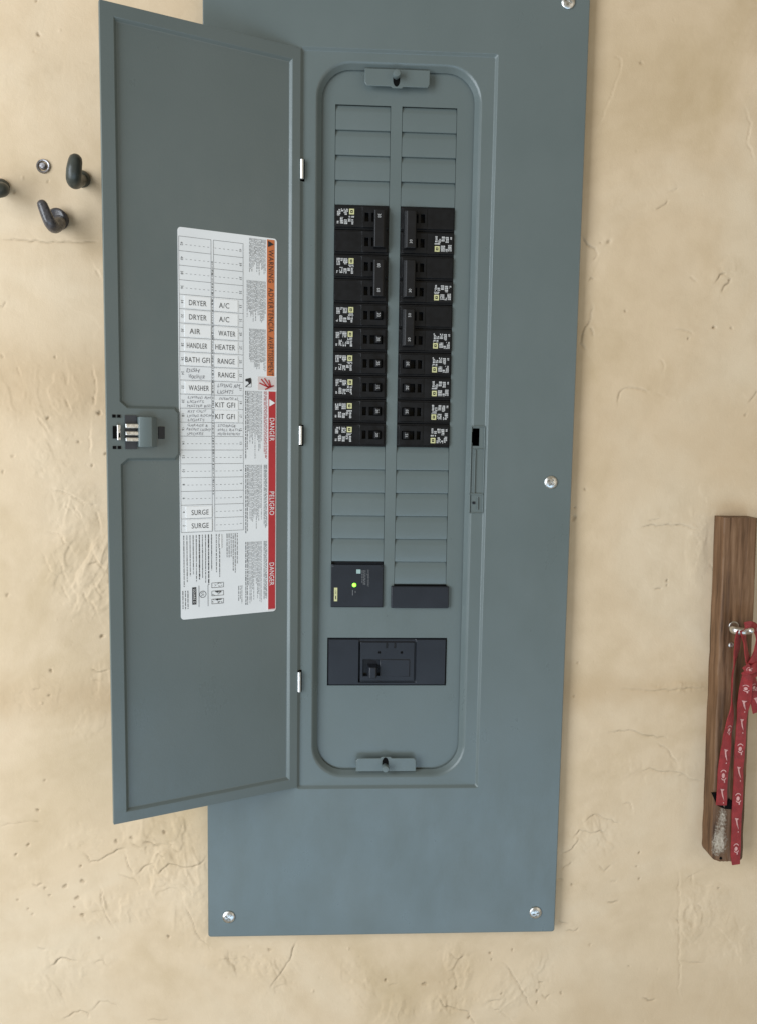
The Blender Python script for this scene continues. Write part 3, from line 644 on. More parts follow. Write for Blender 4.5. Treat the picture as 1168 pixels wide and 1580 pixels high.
# tabs that hold the dead front, each with a bolt
def tab(z0, z1, sgn):
    zi = z0 if sgn > 0 else z1; zo = z1 if sgn > 0 else z0
    pts = [(-.0335, zo), (-.0335, zi+sgn*.003), (-.0310, zi), (-.0065, zi), (-.0045, zi-sgn*.0016), (.0045, zi-sgn*.0016), (.0065, zi), (.0315, zi), (.0335, zi+sgn*.003), (.0335, zo)]
    if sgn < 0: pts = pts[::-1]
    mb = MB(); mb.v = [(p[0], .0044, p[1]) for p in pts] + [(p[0], .0060, p[1]) for p in pts]; k = len(pts)
    mb.f = [tuple(range(k)), tuple(range(2*k-1, k-1, -1))] + [(j, (j+1) % k, k+(j+1) % k, k+j) for j in range(k)]
    o = pput('mounting_tab', mb.mesh('mounting_tab', M_PANEL, 30)); bevel(o, .0006)
    zc = (z0+z1)/2
    hole = lathe([(.0058, .0045), (.0058, .00418), (.0050, .00412), (.0002, .00412)], 24)
    d = pput('slot_shade', hole.mesh('slot_shade', M_VOID, 40)); d.location = (-.001, -WY, zc-PZ0-sgn*.002); d.scale = (.62, 1, 1.15)  # black disc on the tab, painted as the shaded hole
    bolt = lathe([(.0034, .0042), (.0034, -.0010), (.0041, -.0012), (.0041, -.0034), (.0033, -.0046), (.0003, -.0050)], 24)
    b = pput('bolt', bolt.mesh('bolt', M_PANEL, 35)); b.location = (-.001, -WY, zc-PZ0+sgn*.0015)
tab(.2832, .3005, 1)
tab(-.4530, -.4376, -1)

# hinges: bright knuckles in the seam
for z0, z1 in ((.1865, .2062), (-.0878, -.0678), (-.3592, -.3368)):
    mb = lathe([(.0006, -.0100), (.0016, -.0098), (.0016, .0098), (.0006, .0100)], 20)
    me = mb.mesh('hinge', M_HINGE, 40); o = pput('hinge', me)
    o.rotation_euler = (math.pi/2, 0, 0); o.location = (-.0972, -WY-.0006, (z0+z1)/2-PZ0); o.scale = (1.15, (z1-z0)/.020, 1.15)

# ------------------------------------------------------------------ door (local x from the hinge towards -x is the free edge; face at local y = 0)
DTH = 2.70262
door = empty('door'); door.parent = panel
door.location = (NX0, -WY, -PZ0)
door.rotation_euler = (0, 0, -(math.pi - DTH)*-1)      # swung out towards the camera
DW = .1988
door['label'] = 'open grey door with a printed circuit directory on its inside'
def build_door():
    X0, X1, Z0, Z1 = -DW, -.0015, NZ0+.0008, NZ1-.0008
    # recessed field with a notch round the latch
    a0, a1, b0, b1 = -.1868, -.0100, -.4585, .3035
    poly = [(a1, b0), (a1, b1), (a0, b1), (a0, -.0470), (a0+.0070, -.0535), (-.1345, -.0535), (-.1310, -.0570), (-.1310, -.0975), (-.1345, -.1010), (a0+.0070, -.1010), (a0, -.1075), (a0, b0)]
    def inset(p, d):
        out = []; n = len(p)
        for i in range(n):
            A, B, C = Vector(p[i-1]), Vector(p[i]), Vector(p[(i+1) % n])
            e1 = (B-A).normalized(); e2 = (C-B).normalized(); n1 = Vector((-e1.y, e1.x)); n2 = Vector((-e2.y, e2.x))
            m = (n1+n2); m = m/max(.2, m.dot(n1)) if m.length > 1e-6 else n1
            out.append((B.x+m.x*d, B.y+m.y*d))
        return out
    outer = [(X1, Z0), (X1, Z1), (X0, Z1), (X0, Z0)]
    mb = MB()
    tri = tessellate_polygon([[Vector((*p, 0)) for p in outer], [Vector((*p, 0)) for p in poly]])
    allp = outer + poly
    mb.add([(p[0], 0, p[1]) for p in allp], [fix(allp, t) for t in tri])
    rings = [[(p[0], 0, p[1]) for p in poly], [(p[0], .0004, p[1]) for p in inset(poly, .0007)], [(p[0], .0026, p[1]) for p in inset(poly, .0026)], [(p[0], .0030, p[1]) for p in inset(poly, .0036)]]
    b = bridge(rings); mb.add(b.v, b.f)
    last = inset(poly, .0036); mb.poly(last, .0030)
    # outer edge and back
    e = [rring(X0, X1, Z0, Z1, .0003, 0, 1), rring(X0-.0004, X1+.0002, Z0-.0004, Z1+.0004, .0004, .0006, 1), rring(X0-.0004, X1+.0002, Z0-.0004, Z1+.0004, .0004, .0050, 1), rring(X0, X1, Z0, Z1, .0003, .0054, 1)]
    b = bridge(e); mb.add(b.v, b.f); mb.quad(X0, X1, Z0, Z1, .0054)
    me = mb.mesh('door_panel', M_PANEL, 26)
    return wn(put('door_panel', me, door))
build_door()

def build_latch():
    L0 = MB()
    L0.box(-.1560, -.1515, -.0060, .0004, -.0915, -.0605); L0.box(-.1715, -.1560, -.0060, .0004, -.0915, -.0605)
    o = put('latch_housing', L0.mesh('latch_housing', M_CHAR), door)
    mb = MB()   # sloped grey body
    pts = [(-.1705, -.0062), (-.1650, -.0092), (-.1580, -.0092), (-.1525, -.0040), (-.1525, .0002), (-.1705, .0002)]
    for z in (-.0905, -.0612): mb.v += [(p[0], p[1], z) for p in pts]
    k = len(pts); mb.f = [tuple(range(k)), tuple(range(2*k-1, k-1, -1))] + [(j, (j+1) % k, k+(j+1) % k, k+j) for j in range(k)]
    o.data = mb.mesh('latch_housing', M_PANEL, 25); bevel(o, .0008)
    mb = MB(); mb.box(-.1822, -.1712, -.0012, .0004, -.0925, -.0600); put('latch_slot_shade', mb.mesh('latch_slot_shade', M_SLOT), door)  # raised dark plate, the slot's shade put into its colour
    for z0, z1 in ((-.0725, -.0680), (-.0793, -.0752), (-.0852, -.0812)):
        mb = MB(); mb.box(-.1825, -.1700, -.0052, -.0010, z0, z1); s = put('latch_spring', mb.mesh('latch_spring', M_ZINC), door); bevel(s, .0007)
    mb = MB(); mb.box(-.1937, -.1905, -.0009, .0003, -.0825, -.0705); put('catch_hole_shade', mb.mesh('catch_hole_shade', M_VOID), door)  # thin black plate painting the dark of a hole, nothing is cut here
    mb = MB(); mb.box(-.1903, -.1868, -.0042, .0002, -.0842, -.0690); s = put('catch', mb.mesh('catch', M_ZINC), door); bevel(s, .0008)
    mb = MB(); mb.box(-.1890, -.1876, -.0046, -.0030, -.0815, -.0770); put('catch_slot_shade', mb.mesh('catch_slot_shade', M_VOID), s)  # black sliver laid on in place of a shaded slot
    for x0, x1 in ((-.1940, -.1908), (-.1893, -.1863)):
        for z0, z1 in ((-.0625, -.0596), (-.0925, -.0896)):
            mb = MB(); mb.box(x0, x1, -.0006, .0003, z0, z1); put('rivet_hole_shade', mb.mesh('rivet_hole_shade', M_VOID), door)  # black squares stand in for the shade of small holes
    mb = MB(); mb.box(-.1505, -.1440, -.0007, .0004, -.0825, -.0705); o = put('keeper_slot', mb.mesh('keeper_slot', M_CHAR), door); bevel(o, .0004)
build_latch()

# ------------------------------------------------------------------ circuit directory stuck inside the door
D_ROT = Matrix.Translation((NX0, 0, 0)) @ Matrix.Rotation(math.pi - DTH, 4, 'Z')
sheet = empty('circuit_directory')
tag(sheet, 'white printed circuit directory sticker with orange and red stripe inside the open door', 'sticker')
sheet.matrix_world = D_ROT @ Matrix.Translation((-.0772, .0029, -.2670))
SX, SZ = -.0772, -.2670          # sheet origin in door coordinates
def sp(name, mb, m, parent=None, dy=0.0):
    """flat piece given in door coordinates"""
    mb.v = [(x-SX, y+dy, z-SZ) for x, y, z in mb.v]
    o = put(name, mb.mesh(name, m), parent or sheet)
    if name in ('row_numbers', 'dashed_lines', 'step_drawings', 'fine_print', 'gutter_print', 'table_lines', 'handwriting'): o['kind'] = 'stuff'
    return o
Y1, Y2, Y3, Y4 = -.00045, -.00065, -.00085, -.00105
U0, U1, V0, V1 = -.1288, -.0256, -.2668, .1238
mb = bridge([rring(U0, U1, V0, V1, .0035, .0, 6), rring(U0, U1, V0, V1, .0035, -.00025, 6)]); cap(mb, 1, 28)
sp('paper', mb, M_PAPER)
ROWT, RH = .1150, .2920/21
CA, CB, CC, CD = -.1278, -.0955, -.0930, -.0622     # left column, gutter, right column
mb = MB(); lw = .00032
for i in range(22):
    z = ROWT-RH*i
    mb.line((CA, z), (CB, z), lw, Y1); mb.line((CC, z), (CD, z), lw, Y1)
for x in (CA, CB, CC, CD): mb.line((x, ROWT), (x, ROWT-RH*21), lw, Y1)
sp('table_lines', mb, M_INKG)
mb = MB()
blankL = (0, 1, 2, 3, 14, 15, 16, 17, 18); blankR = (0, 1, 2, 3, 14, 15, 16, 17, 18, 19, 20)
for i in range(21):
    z = ROWT-RH*(i+.5)-.0006
    for cols, x0, x1 in ((blankL, CA+.0066, CB-.0012), (blankR, CC+.0012, CD-.0060)):
        if i in cols:
            x = x0
            while x < x1-.0015: mb.line((x, z), (x+.0018, z), .00034, Y1); x += .0044
sp('dashed_lines', mb, M_INKG)
mb = MB()
for i in range(21):
    z = ROWT-RH*(i+.5)
    write(mb, str(42-2*i), CA+.0030, z, .0024, Y1, rot=-90); write(mb, str(41-2*i), CD-.0028, z, .0024, Y1, rot=-90)
sp('row_numbers', mb, M_INKK)
mb = MB()    # speckled rule down the gutter
z = ROWT-RH*1.5
while z > ROWT-RH*18.2:
    l = random.uniform(.0006, .0030)
    mb.line((-.0943, z), (-.0943+random.uniform(-.0002, .0002), z-l), random.uniform(.0004, .0013), Y1); z -= l+random.uniform(.0003, .0016)
sp('gutter_print', mb, M_INKG)
# tape labels: column, row, word
strips = [('L', 4, 'DRYER', 0), ('L', 5, 'DRYER', 0), ('L', 6, 'AIR', -.003), ('L', 7, 'HANDLER', -.001), ('L', 8, 'BATH GFI', -.0005), ('L', 10, 'WASHER', .0006),
          ('L', 19, 'SURGE', .001), ('L', 20, 'SURGE', .001), ('R', 4, 'A/C', -.002), ('R', 5, 'A/C', -.002), ('R', 6, 'WATER', .0008), ('R', 7, 'HEATER', -.001),
          ('R', 8, 'RANGE', 0), ('R', 9, 'RANGE', .0005), ('R', 11, 'KIT GFI', -.0012), ('R', 12, 'KIT GFI', -.0015)]
for c, r, t, dx in strips:
    x0, x1 = (CA+.0052, CB-.0006) if c == 'L' else (CC+.0004, CD-.0058)
    z1 = ROWT-RH*r-.0012 - random.uniform(0, .0006); z0 = z1-RH+.0024
    if c == 'R' and r == 11: z1 -= .0030; z0 -= .0010
    mb = MB(); mb.box(x0, x1, Y2, -.0003, z0, z1)
    s = sp('label_strip', mb, M_TAPE)
    if len(t) > 5: w = .0265 if t == 'BATH GFI' else .0218
    else: w = len(t)*.00375
    mb = MB(); write(mb, t, (x0+x1)/2+dx, (z0+z1)/2-.0003, .0052, Y3, width=w*.94)
    sp('lettering', mb, M_INKK, s)
# handwriting
hand = [('L', 9, ('DISH', 'WASHER')), ('L', 11, ('LIVING RM', 'LIGHTS', 'MASTER BED')), ('L', 12, ('KIT OUT', 'LIVING ROOM', 'LIGHTS')), ('L', 13, ('GARAGE &', 'FRONT LIGHT', 'SMOKES')),
        ('R', 10, ('LIVING RM', 'LIGHTS')), ('R', 11, ('DISPOSAL',)), ('R', 13, ('STORAGE', 'HALL BATH', 'MASTER BATHROOM'))]
for c, r, lines in hand:
    x0 = CA+.0062 if c == 'L' else CC+.0030
    mb = MB(); n = len(lines); zt = ROWT-RH*r-.0008; st = (RH-.0012)/max(2, n)
    for k, t in enumerate(lines):
        w = min(.0245 if c == 'L' else .0235, len(t)*.0021+.004)
        write(mb, t, x0+w/2+random.uniform(0, .002), zt-st*(k+.5), st*.60, Y1, rot=random.uniform(-2, 3), width=w, slant=.25, jit=.13)
    sp('handwriting', mb, M_PEN)
# stripes
mb = MB(); mb.box(-.0365, -.0282, Y1, -.0003, -.0165, .1222); ws = sp('warning_stripe', mb, M_ORANGE)
for t, z, w in (('WARNING', .0955, .0330), ('ADVERTENCIA', .0510, .0450), ('AVERTISSEMENT', .0040, .0400)):
    mb = MB(); write(mb, t, -.0322, z, .0054, Y3, rot=-90, width=w); sp('lettering', mb, M_INKK, ws)
mb = MB(); mb.poly([(-.0355, .1145), (-.0292, .1178), (-.0355, .1208)][::-1], Y3); sp('warning_triangle', mb, M_INKK, ws)
mb = MB(); mb.box(-.0352, -.0262, Y1-.00005, -.0002, -.2655, -.0320); sp('stripe_margin', mb, M_PINK)
mb = MB(); mb.box(-.0345, -.0268, Y2, -.0003, -.2640, -.0325); ds = sp('danger_stripe', mb, M_RED)
mb = MB(); mb.poly([(-.0338, -.0480), (-.0274, -.0442), (-.0338, -.0404)][::-1], Y3); sp('danger_triangle', mb, M_TAPE, ds)
for t, z, w in (('DANGER', -.0720, .0240), ('PELIGRO', -.1500, .0250), ('DANGER', -.2260, .0245)):
    mb = MB(); write(mb, t, -.0307, z, .0052, Y3, rot=-90, width=w); sp('lettering', mb, M_TAPE, ds)
# hazard pictograms
mb = MB(); mb.box(-.0465, -.0270, Y1, -.0003, -.0310, -.0175); pk = sp('pictogram', mb, M_PINK)
mb = MB()
for a, b in (((-.0448, -.0240), (-.0340, -.0285)), ((-.0428, -.0200), (-.0355, -.0280)), ((-.0392, -.0190), (-.0330, -.0275)), ((-.0345, -.0205), (-.0320, -.0278)), ((-.0385, -.0305), (-.0290, -.0262)), ((-.0360, -.0275), (-.0300, -.0270))):
    mb.line(a, b, .0013, Y3)
sp('hand_symbol', mb, M_RED, pk)
mb = MB(); mb.poly([(-.0598, -.0205), (-.0540, -.0190), (-.0535, -.0245), (-.0560, -.0262), (-.0568, -.0232), (-.0598, -.0228)], Y1)
mb.line((-.0598, -.0285), (-.0535, -.0285), .0004, Y1); mb.line((-.0535, -.0285), (-.0535, -.0205), .0004, Y1); mb.line((-.0598, -.0285), (-.0550, -.0245), .0009, Y1)
sp('glove_symbol', mb, M_INKK)
# fine print: lines run down the sheet
def fine(x0, x1, z0, z1, pitch, lw_, m, bold=(), rag=.25, name='fine_print'):
    mb = MB(); x = x1; k = 0
    while x > x0:
        end = z0 + (z1-z0)*rag*random.random(); z = z1
        while z > end:
            l = random.uniform(.0012, .0052); zz = max(end, z-l)
            mb.line((x, z), (x, zz), lw_*(1.7 if k in bold else 1)*random.uniform(.8, 1.15), Y1); z = zz-random.uniform(.0005, .0009)
        x -= pitch; k += 1
    return sp(name, mb, m)
for x0, x1, z1, z0 in ((-.0560, -.0385, .1215, .0850), (-.0590, -.0385, .0795, .0360), (-.0560, -.0385, .0310, -.0130)):
    fine(x0, x1, z0, z1, .00130, .00042, M_INKG, rag=.35)
for x0, x1, z1, z0 in ((-.0590, -.0425, -.0325, -.1030), (-.0590, -.0425, -.1090, -.1820), (-.0590, -.0425, -.1900, -.2580)):
    fine(x0, x1, z0, z1, .00140, .00040, M_INKG, rag=.45, bold=(11,)); fine(-.0600, -.0596, z0, z1, .0020, .0007, M_INKK, rag=.05)
    fine(-.0400, -.0365, z0, z1, .0014, .00055, M_RED if z1 > -.1 else M_INKG, rag=.12)
fine(-.1275, -.0965, -.2330, -.1800, .0032, .00060, M_INKK, rag=.35, bold=(1, 4)); fine(-.1262, -.0965, -.2260, -.1810, .0032, .00040, M_INKG, rag=.35)
fine(-.0940, -.0880, -.2300, -.1800, .0035, .0006, M_INKK, rag=.2); fine(-.0800, -.0690, -.2240, -.1800, .0022, .00055, M_INKK, rag=.45)
fine(-.1275, -.1215, -.2580, -.2370, .0026, .00065, M_INKK, rag=.2); fine(-.0690, -.0640, -.2560, -.2360, .0018, .0005, M_INKG, rag=.3)
mb = MB(); mb.box(-.1170, -.1128, Y1, -.0003, -.2520, -.2340); bar = sp('maker_box', mb, M_INKK)
mb = MB(); write(mb, 'SQUARE D', -.1149, -.2430, .0024, Y3, rot=-90, width=.0150); sp('lettering', mb, M_TAPE, bar)
mb = MB()   # listing mark, key lines and the three step drawings
c = (-.1060, -.2420)
for k in range(20):
    a, b = 2*math.pi*k/20, 2*math.pi*(k+1)/20; mb.line((c[0]+.0034*math.cos(a), c[1]+.0034*math.sin(a)), (c[0]+.0034*math.cos(b), c[1]+.0034*math.sin(b)), .0005, Y1)
write(mb, 'UL', c[0], c[1], .0028, Y1, rot=-90)
for x in (-.1100, -.1005): mb.line((x, -.2325), (x, -.2550), .0004, Y1)
for k, z in enumerate((-.2360, -.2445, -.2530)):
    for a, b in (((-.0965, z), (-.0840, z)), ((-.0840, z), (-.0840, z+.0050)), ((-.0840, z+.0050), (-.0965, z+.0050)), ((-.0965, z+.0050), (-.0965, z))): mb.line(a, b, .0004, Y1)
    for q in range(7):
        x, zz = random.uniform(-.095, -.086), z+random.uniform(.001, .004); mb.line((x, zz), (x+random.uniform(-.002, .003), zz+random.uniform(-.0015, .0015)), .0005, Y1)
for z in (-.2405, -.2488): mb.poly([(-.0930, z), (-.0900, z+.0013), (-.0900, z+.0004), (-.0862, z+.0004), (-.0862, z-.0004), (-.0900, z-.0004), (-.0900, z-.0013)][::-1], Y1)
mb.line((-.0890, -.1805), (-.0890, -.1950), .0003, Y1); mb.line((-.0855, -.1805), (-.0855, -.1950), .0003, Y1)
sp('step_drawings', mb, M_INKK)
mb = MB(); mb.quad(-.0888, -.0857, -.1948, -.1806, Y1); sp('blank_field', mb, M_TAPE)

# ------------------------------------------------------------------ circuit breakers
BW = .0568; FY = -.0030      # body width, face height above the dead front
def breaker_body(poles):
    H = IN*poles; zs = []; half = []
    for p in range(poles):
        c = H/2 - IN*(p+.5); zs += [c-.01245, c-.0104, c-.0052, c-.0044, c+.0044, c+.0052, c+.0104, c+.01245]; half.append(c)
    zs = sorted(zs); xs = [0, .0008, .0215, .0290, .0316, .0358, .0388, .0436, .0520, .0550, BW]
    def dep(i, j):
        z = (zs[j]+zs[j+1])/2; x = (xs[i]+xs[i+1])/2
        c = min(half, key=lambda q: abs(q-z)); d = abs(z-c)
        if d > .01246: return .004
        if d > .0104: return FY+.0026
        y = FY
        if x < .0008 or x > .0550: y = FY+.0010
        if .0290 < x < .0550 and d < .0104: y = FY-.0006
        if .0316 < x < .0358 and d < .0044: y = FY+.0085
        if .0388 < x < .0520 and d < .0044: y = FY+.0070
        return y
    return cells(xs, zs, dep, .012).mesh('body', M_BLACK, 20)
BODY = {p: breaker_body(p) for p in (1, 2)}
def label_print(seed):
    """rating text block: broken white characters and the yellow outlined square"""
    r = random.Random(seed); mb = MB(); y = FY-.00018
    # two ragged lines of upright characters, as printed sideways on the case
    for (x0, x1, z0, z1) in ((.0026, .0062, .0010, .0082), (.0068, .0092, .0052, .0082), (.0096, .0140, .0018, .0080), (.0150, .0206, -.0008, .0016),
                             (.0058, .0090, -.0072, -.0006), (.0100, .0134, -.0076, -.0022), (.0142, .0170, -.0050, -.0012), (.0178, .0200, -.0078, -.0016), (.0024, .0042, -.0072, -.0046)):
        z = z0
        while z < z1-.0006:
            h = r.uniform(.0009, .0017); x = x0
            while x < x1-.0003:
                w = r.uniform(.0004, .0012)
                if r.random() < .90: mb.quad(x, min(x1, x+w), z, min(z1, z+h), y)
                x += w+r.uniform(.0001, .0004)
            z += h+.00035
    return mb
LBL = [label_print(s).mesh('rating_print', M_INKW) for s in (3, 8, 21, 34, 47, 52, 66)]
mb = MB(); y = FY-.0002; x0, x1, z0, z1 = .0152, .0204, .0024, .0082; t = .0013
mb.quad(x0, x1, z0, z0+t, y); mb.quad(x0, x1, z1-t, z1, y); mb.quad(x0, x0+t, z0+t, z1-t, y); mb.quad(x1-t, x1, z0+t, z1-t, y); mb.quad(x0+.0022, x1-.0021, z0+.0022, z1-.0024, y)
MARK = mb.mesh('maker_mark', M_INKY)
def handle_mesh(poles):
    mb = MB()
    if poles == 1:
        pts = [(.0432, .002), (.0440, -.0078), (.0455, -.0096), (.0490, -.0096), (.0508, -.0070), (.0516, .002)]; hz = .0042
        for z in (-hz, hz): mb.v += [(a, b, z*(.88 if b < -.008 else 1)) for a, b in pts]
        k = len(pts); mb.f = [tuple(range(k)), tuple(range(2*k-1, k-1, -1))] + [(j, (j+1) % k, k+(j+1) % k, k+j) for j in range(k)]
    else:
        pts = [(.0408, .002), (.0406, -.0092), (.0418, -.0112), (.0508, -.0112), (.0538, -.0085), (.0540, .002)]; hz = .0198
        for z in (-hz, hz): mb.v += [(a, b, z*(.955 if b < -.010 else 1)) for a, b in pts]
        k = len(pts); mb.f = [tuple(range(k)), tuple(range(2*k-1, k-1, -1))] + [(j, (j+1) % k, k+(j+1) % k, k+j) for j in range(k)]
    return mb.mesh('handle', M_HANDLE, 25)
HND = {p: handle_mesh(p) for p in (1, 2)}
def number_mesh(t, poles, zc):
    mb = MB(); y = (-.0096 if poles == 1 else -.0112)-.0002; xc = .0474 if poles == 1 else .0466
    write(mb, t, xc, zc, .0028, y, rot=-90)
    return mb.mesh('lettering', M_INKW)
place = {(0, 4): 'at the top of the left column', (0, 6): 'second from the top in the left column'}
def breaker(colm, row, poles, amps, label, seed, both=False):
    zc = rz(row) - IN*poles/2
    o = empty('circuit_breaker'); o['category'] = 'circuit breaker'; o['label'] = label; o['group'] = 'circuit breakers in the panel'
    dy = RNG.uniform(-.0003, .0004)
    o.location = (C1L+.0004, DY+dy, zc) if colm == 0 else (C2R-.0004, DY+dy, zc)
    o.rotation_euler = (0, 0 if colm == 0 else math.pi, 0)
    b = put('body', BODY[poles], o); bevel(b, .00035, 1, 50)
    up = IN/2 if poles == 2 else 0
    p = put('rating_print', LBL[(seed*3+row) % 7], o, (RNG.uniform(-.0003, .0004), 0, up)); q = put('maker_mark', MARK, o, (p.location.x, 0, up))
    h = put('handle', HND[poles], o); bevel(h, .0007)
    for zn in ((0,) if poles == 1 else ((.0127, -.0127) if both else (.0127,))): put('lettering', number_mesh(amps, poles, zn), h)
    return o
breaker(0, 4, 2, '30', 'black two-pole breaker topmost in the left column, directly below the grey filler plates', 0)
breaker(0, 6, 2, '60', 'black two-pole breaker second in the left column, with two numbers on its tied handle', 1, True)
breaker(1, 4, 2, '30', 'black two-pole breaker topmost in the right column, directly below the grey filler plates', 2)
breaker(1, 6, 2, '30', 'black two-pole breaker second in the right column, between the two other two-pole ones', 3)
breaker(1, 8, 2, '50', 'black two-pole breaker third in the right column, directly above the single breakers', 4, True)
ordw = ['uppermost', 'second', 'third', 'fourth', 'fifth', 'lowest']
for i in range(6):
    breaker(0, 8+i, 1, '20' if i != 3 else '15', 'black single-pole breaker, %s of the six singles in the left column' % ordw[i] if i not in (0, 5) else
            ('black single-pole breaker in the left column right below the two-pole breakers' if i == 0 else 'black single-pole breaker lowest in the left column, above the grey filler plates'), i)
for i in range(4):
    breaker(1, 10+i, 1, '20' if i != 3 else '15', ['black single-pole breaker in the right column right below the two-pole breakers', 'black single-pole breaker, second of the four singles in the right column',
            'black single-pole breaker, third of the four singles in the right column', 'black single-pole breaker lowest in the right column, above the grey filler plates'][i], i+1)

# surge protector
sg = empty('surge_protector', (C1L, DY, rz(21))); tag(sg, 'square charcoal surge protector module with a lit green lamp', 'surge protector')
w, h = C1R-C1L-.0006, 2*IN
xs = [.0003, .0022, w-.0022, w]; zs = [0, .0010, h-.0052, h-.0030, h-.0004]
o = put('body', cells(xs, zs, lambda i, j: .004 if j == 3 else (-.0022 if j == 2 and i != 1 else (-.0030 if 0 < j < 3 else -.0015)), .012).mesh('body', M_CHAR, 20), sg); bevel(o, .0008)
FYs = -.0032
def sloc(wx, wz): return wx-C1L, wz-rz(21)
mb = lathe([(.0022, -.0028), (.0022, -.0036), (.0015, -.0044), (.0003, -.0046)], 24); l = put('indicator_lamp', mb.mesh('indicator_lamp', M_LED, 50), sg, (sloc(-.0378, 0)[0], 0, sloc(0, -.2414)[1]))
mb = MB(); x, z = sloc(-.0332, -.2262); mb.quad(x-.0024, x+.0022, z-.0024, z+.0022, FYs); put('emblem', mb.mesh('emblem', M_TEAL), sg)
mb = MB(); x, z = sloc(-.0222, -.2338)
write(mb, 'surgebreaker', x, z, .0026, FYs, rot=-90, width=.0190)
for k in range(3):
    xx = x-.0038-k*.0016; zz = z+.0090
    while zz > z-.0072+k*.0022: l_ = random.uniform(.001, .003); mb.line((xx, zz), (xx, zz-l_), .0006, FYs); zz -= l_+.0007
for k in range(2): mb.line((sloc(-.0395+k*.0030, 0)[0], sloc(0, -.2470-.0010*k)[1]), (sloc(-.0395+k*.0030, 0)[0], sloc(0, -.2530+.003*k)[1]), .0006, FYs)
put('lettering', mb.mesh('lettering', M_INKG), sg)
mb = MB(); x, z = sloc(-.0580, -.2525); mb.quad(x-.0018, x+.0018, z-.0072, z+.0080, FYs); yt = put('yellow_tag', mb.mesh('yellow_tag', M_INKY), sg)
mb = MB(); write(mb, 'ON', x, z+.0030, .0016, FYs-.0002, rot=-90, width=.004); mb.line((x, z-.001), (x, z-.005), .0009, FYs-.0002); put('lettering', mb.mesh('lettering', M_INKK), yt)

# black blank plug
bp_ = empty('blank_plug', (.0027, DY, rz(21)-.0004)); tag(bp_, 'plain black blank plug in the lowest space of the right column', 'blank plug')
mb = MB(); mb.box(0, .0640, -.0042, .010, 0, .0246); o = put('face', mb.mesh('face', M_CHAR), bp_); bevel(o, .0012, 3)
mb = MB(); mb.box(.0030, .0610, -.0010, .010, .0244, .0262); put('clip_edge', mb.mesh('clip_edge', M_VOID), bp_)

# main breaker
mn = empty('main_breaker', (0, DY, -.3560)); tag(mn, 'wide black main breaker with an off-centre handle below the branch breakers', 'main breaker')
def mz(z): return z + .3560
xs = [-.0664, -.0652, -.0318, -.0302, -.0270, -.0085, .0245, .0275, .0300, .0318, .0648, .0658]
zs = [mz(z) for z in (-.3558, -.3548, -.3520, -.3500, -.3445, -.3255, -.3080, -.3060, -.3030, -.3020)]
def md(i, j):
    y = -.0020
    if i in (0, 10) or j in (0, 8): return .0015
    if 2 <= i <= 8 and 2 <= j <= 7: y = -.0005                 # window
    if 3 <= i <= 7 and 3 <= j <= 6: y = -.0030                 # central block
    if i == 2 and 2 <= j <= 6: y = .0050
    if i == 5 and j == 4: y = -.0042                           # raised pad
    if i == 4 and j == 4: y = .0020                            # handle well
    return y
o = put('body', cells(xs, zs, md, .012).mesh('body', M_CHAR, 20), mn); bevel(o, .0005, 1, 50)
mb = MB(); pts = [(-.0100, .002), (-.0118, -.0100), (-.0130, -.0125), (-.0200, -.0125), (-.0215, -.0100), (-.0225, .002)][::-1]
for z in (mz(-.3445), mz(-.3320)): mb.v += [(a, b, z) for a, b in pts]
k = len(pts); mb.f = [tuple(range(k)), tuple(range(2*k-1, k-1, -1))] + [(j, (j+1) % k, k+(j+1) % k, k+j) for j in range(k)]
o = put('handle', mb.mesh('handle', M_CHAR, 25), mn); bevel(o, .0010)
for x0, x1 in ((-.0022, 0), (.0068, .0090)):
    mb = MB(); mb.box(x0, x1, -.0036, .001, mz(-.3125), mz(-.3068)); o = put('slot_shade_bar', mb.mesh('slot_shade_bar', M_BLACK), mn); bevel(o, .0003, 1)  # black bars laid on as the shade of two slots
for x in (-.0090, .0155):
    p = lathe([(.0014, -.0025), (.0014, -.00335), (.0002, -.00335)], 16); put('hole_shade_dot', p.mesh('hole_shade_dot', M_VOID, 40), mn, (x, 0, mz(-.3175)))  # black dots painted as the dark of two small holes

# ------------------------------------------------------------------ hooks on the left of the wall
def A(px, py, y): v = at(px, py, y); return v
def hook(name, label, base, pts, rads, m, collar):
    b = A(*base, WY); e = empty(name, b); tag(e, label, 'wall hook', 'hooks screwed into the wall')
    P = [(A(p[0], p[1], p[2])-b) for p in pts]
    put('arm', tube(P, rads).mesh('arm', m, 60), e)
    c = lathe([(collar*1.05, .002), (collar*1.05, -.004), (collar*.8, -.007), (collar*.45, -.0085), (.0004, -.009)], 28)
    put('collar', c.mesh('collar', m, 40), e)
    return e
hook('utility_hook', 'thick dark green rubber-coated hook nearest the open door', (128, 277), [(128, 277, WY), (123, 279, -.008), (117, 281, -.024), (114.5, 276, -.036), (115, 262, -.040), (117, 248, -.038)],
     [.0058, .0060, .0068, .0074, .0074, .0066], M_RUBBER, .0080)
h2 = hook('utility_hook', 'worn dark grey hook below the round anchor, leaning to the left', (92, 340), [(92, 340, WY), (91, 345, -.006), (85, 350, -.018), (79, 345, -.027), (73, 333, -.030), (66, 316, -.030)],
     [.0066, .0068, .0064, .0060, .0056, .0050], M_RUBBER2, .0098)
rg = lathe([(.0098, -.0065), (.0105, -.0090), (.0086, -.0108), (.0068, -.0095)], 28); put('washer', rg.mesh('washer', M_RUBBER2, 40), h2)
hook('utility_hook', 'dark hook cut off by the left picture edge', (4, 290), [(4, 290, WY), (2, 291, -.006), (4, 292.5, -.016), (-6, 294, -.020), (-22, 290, -.020), (-30, 280, -.020)], [.0062, .0066, .0070, .0072, .0070, .0066], M_RUBBER, .0080)
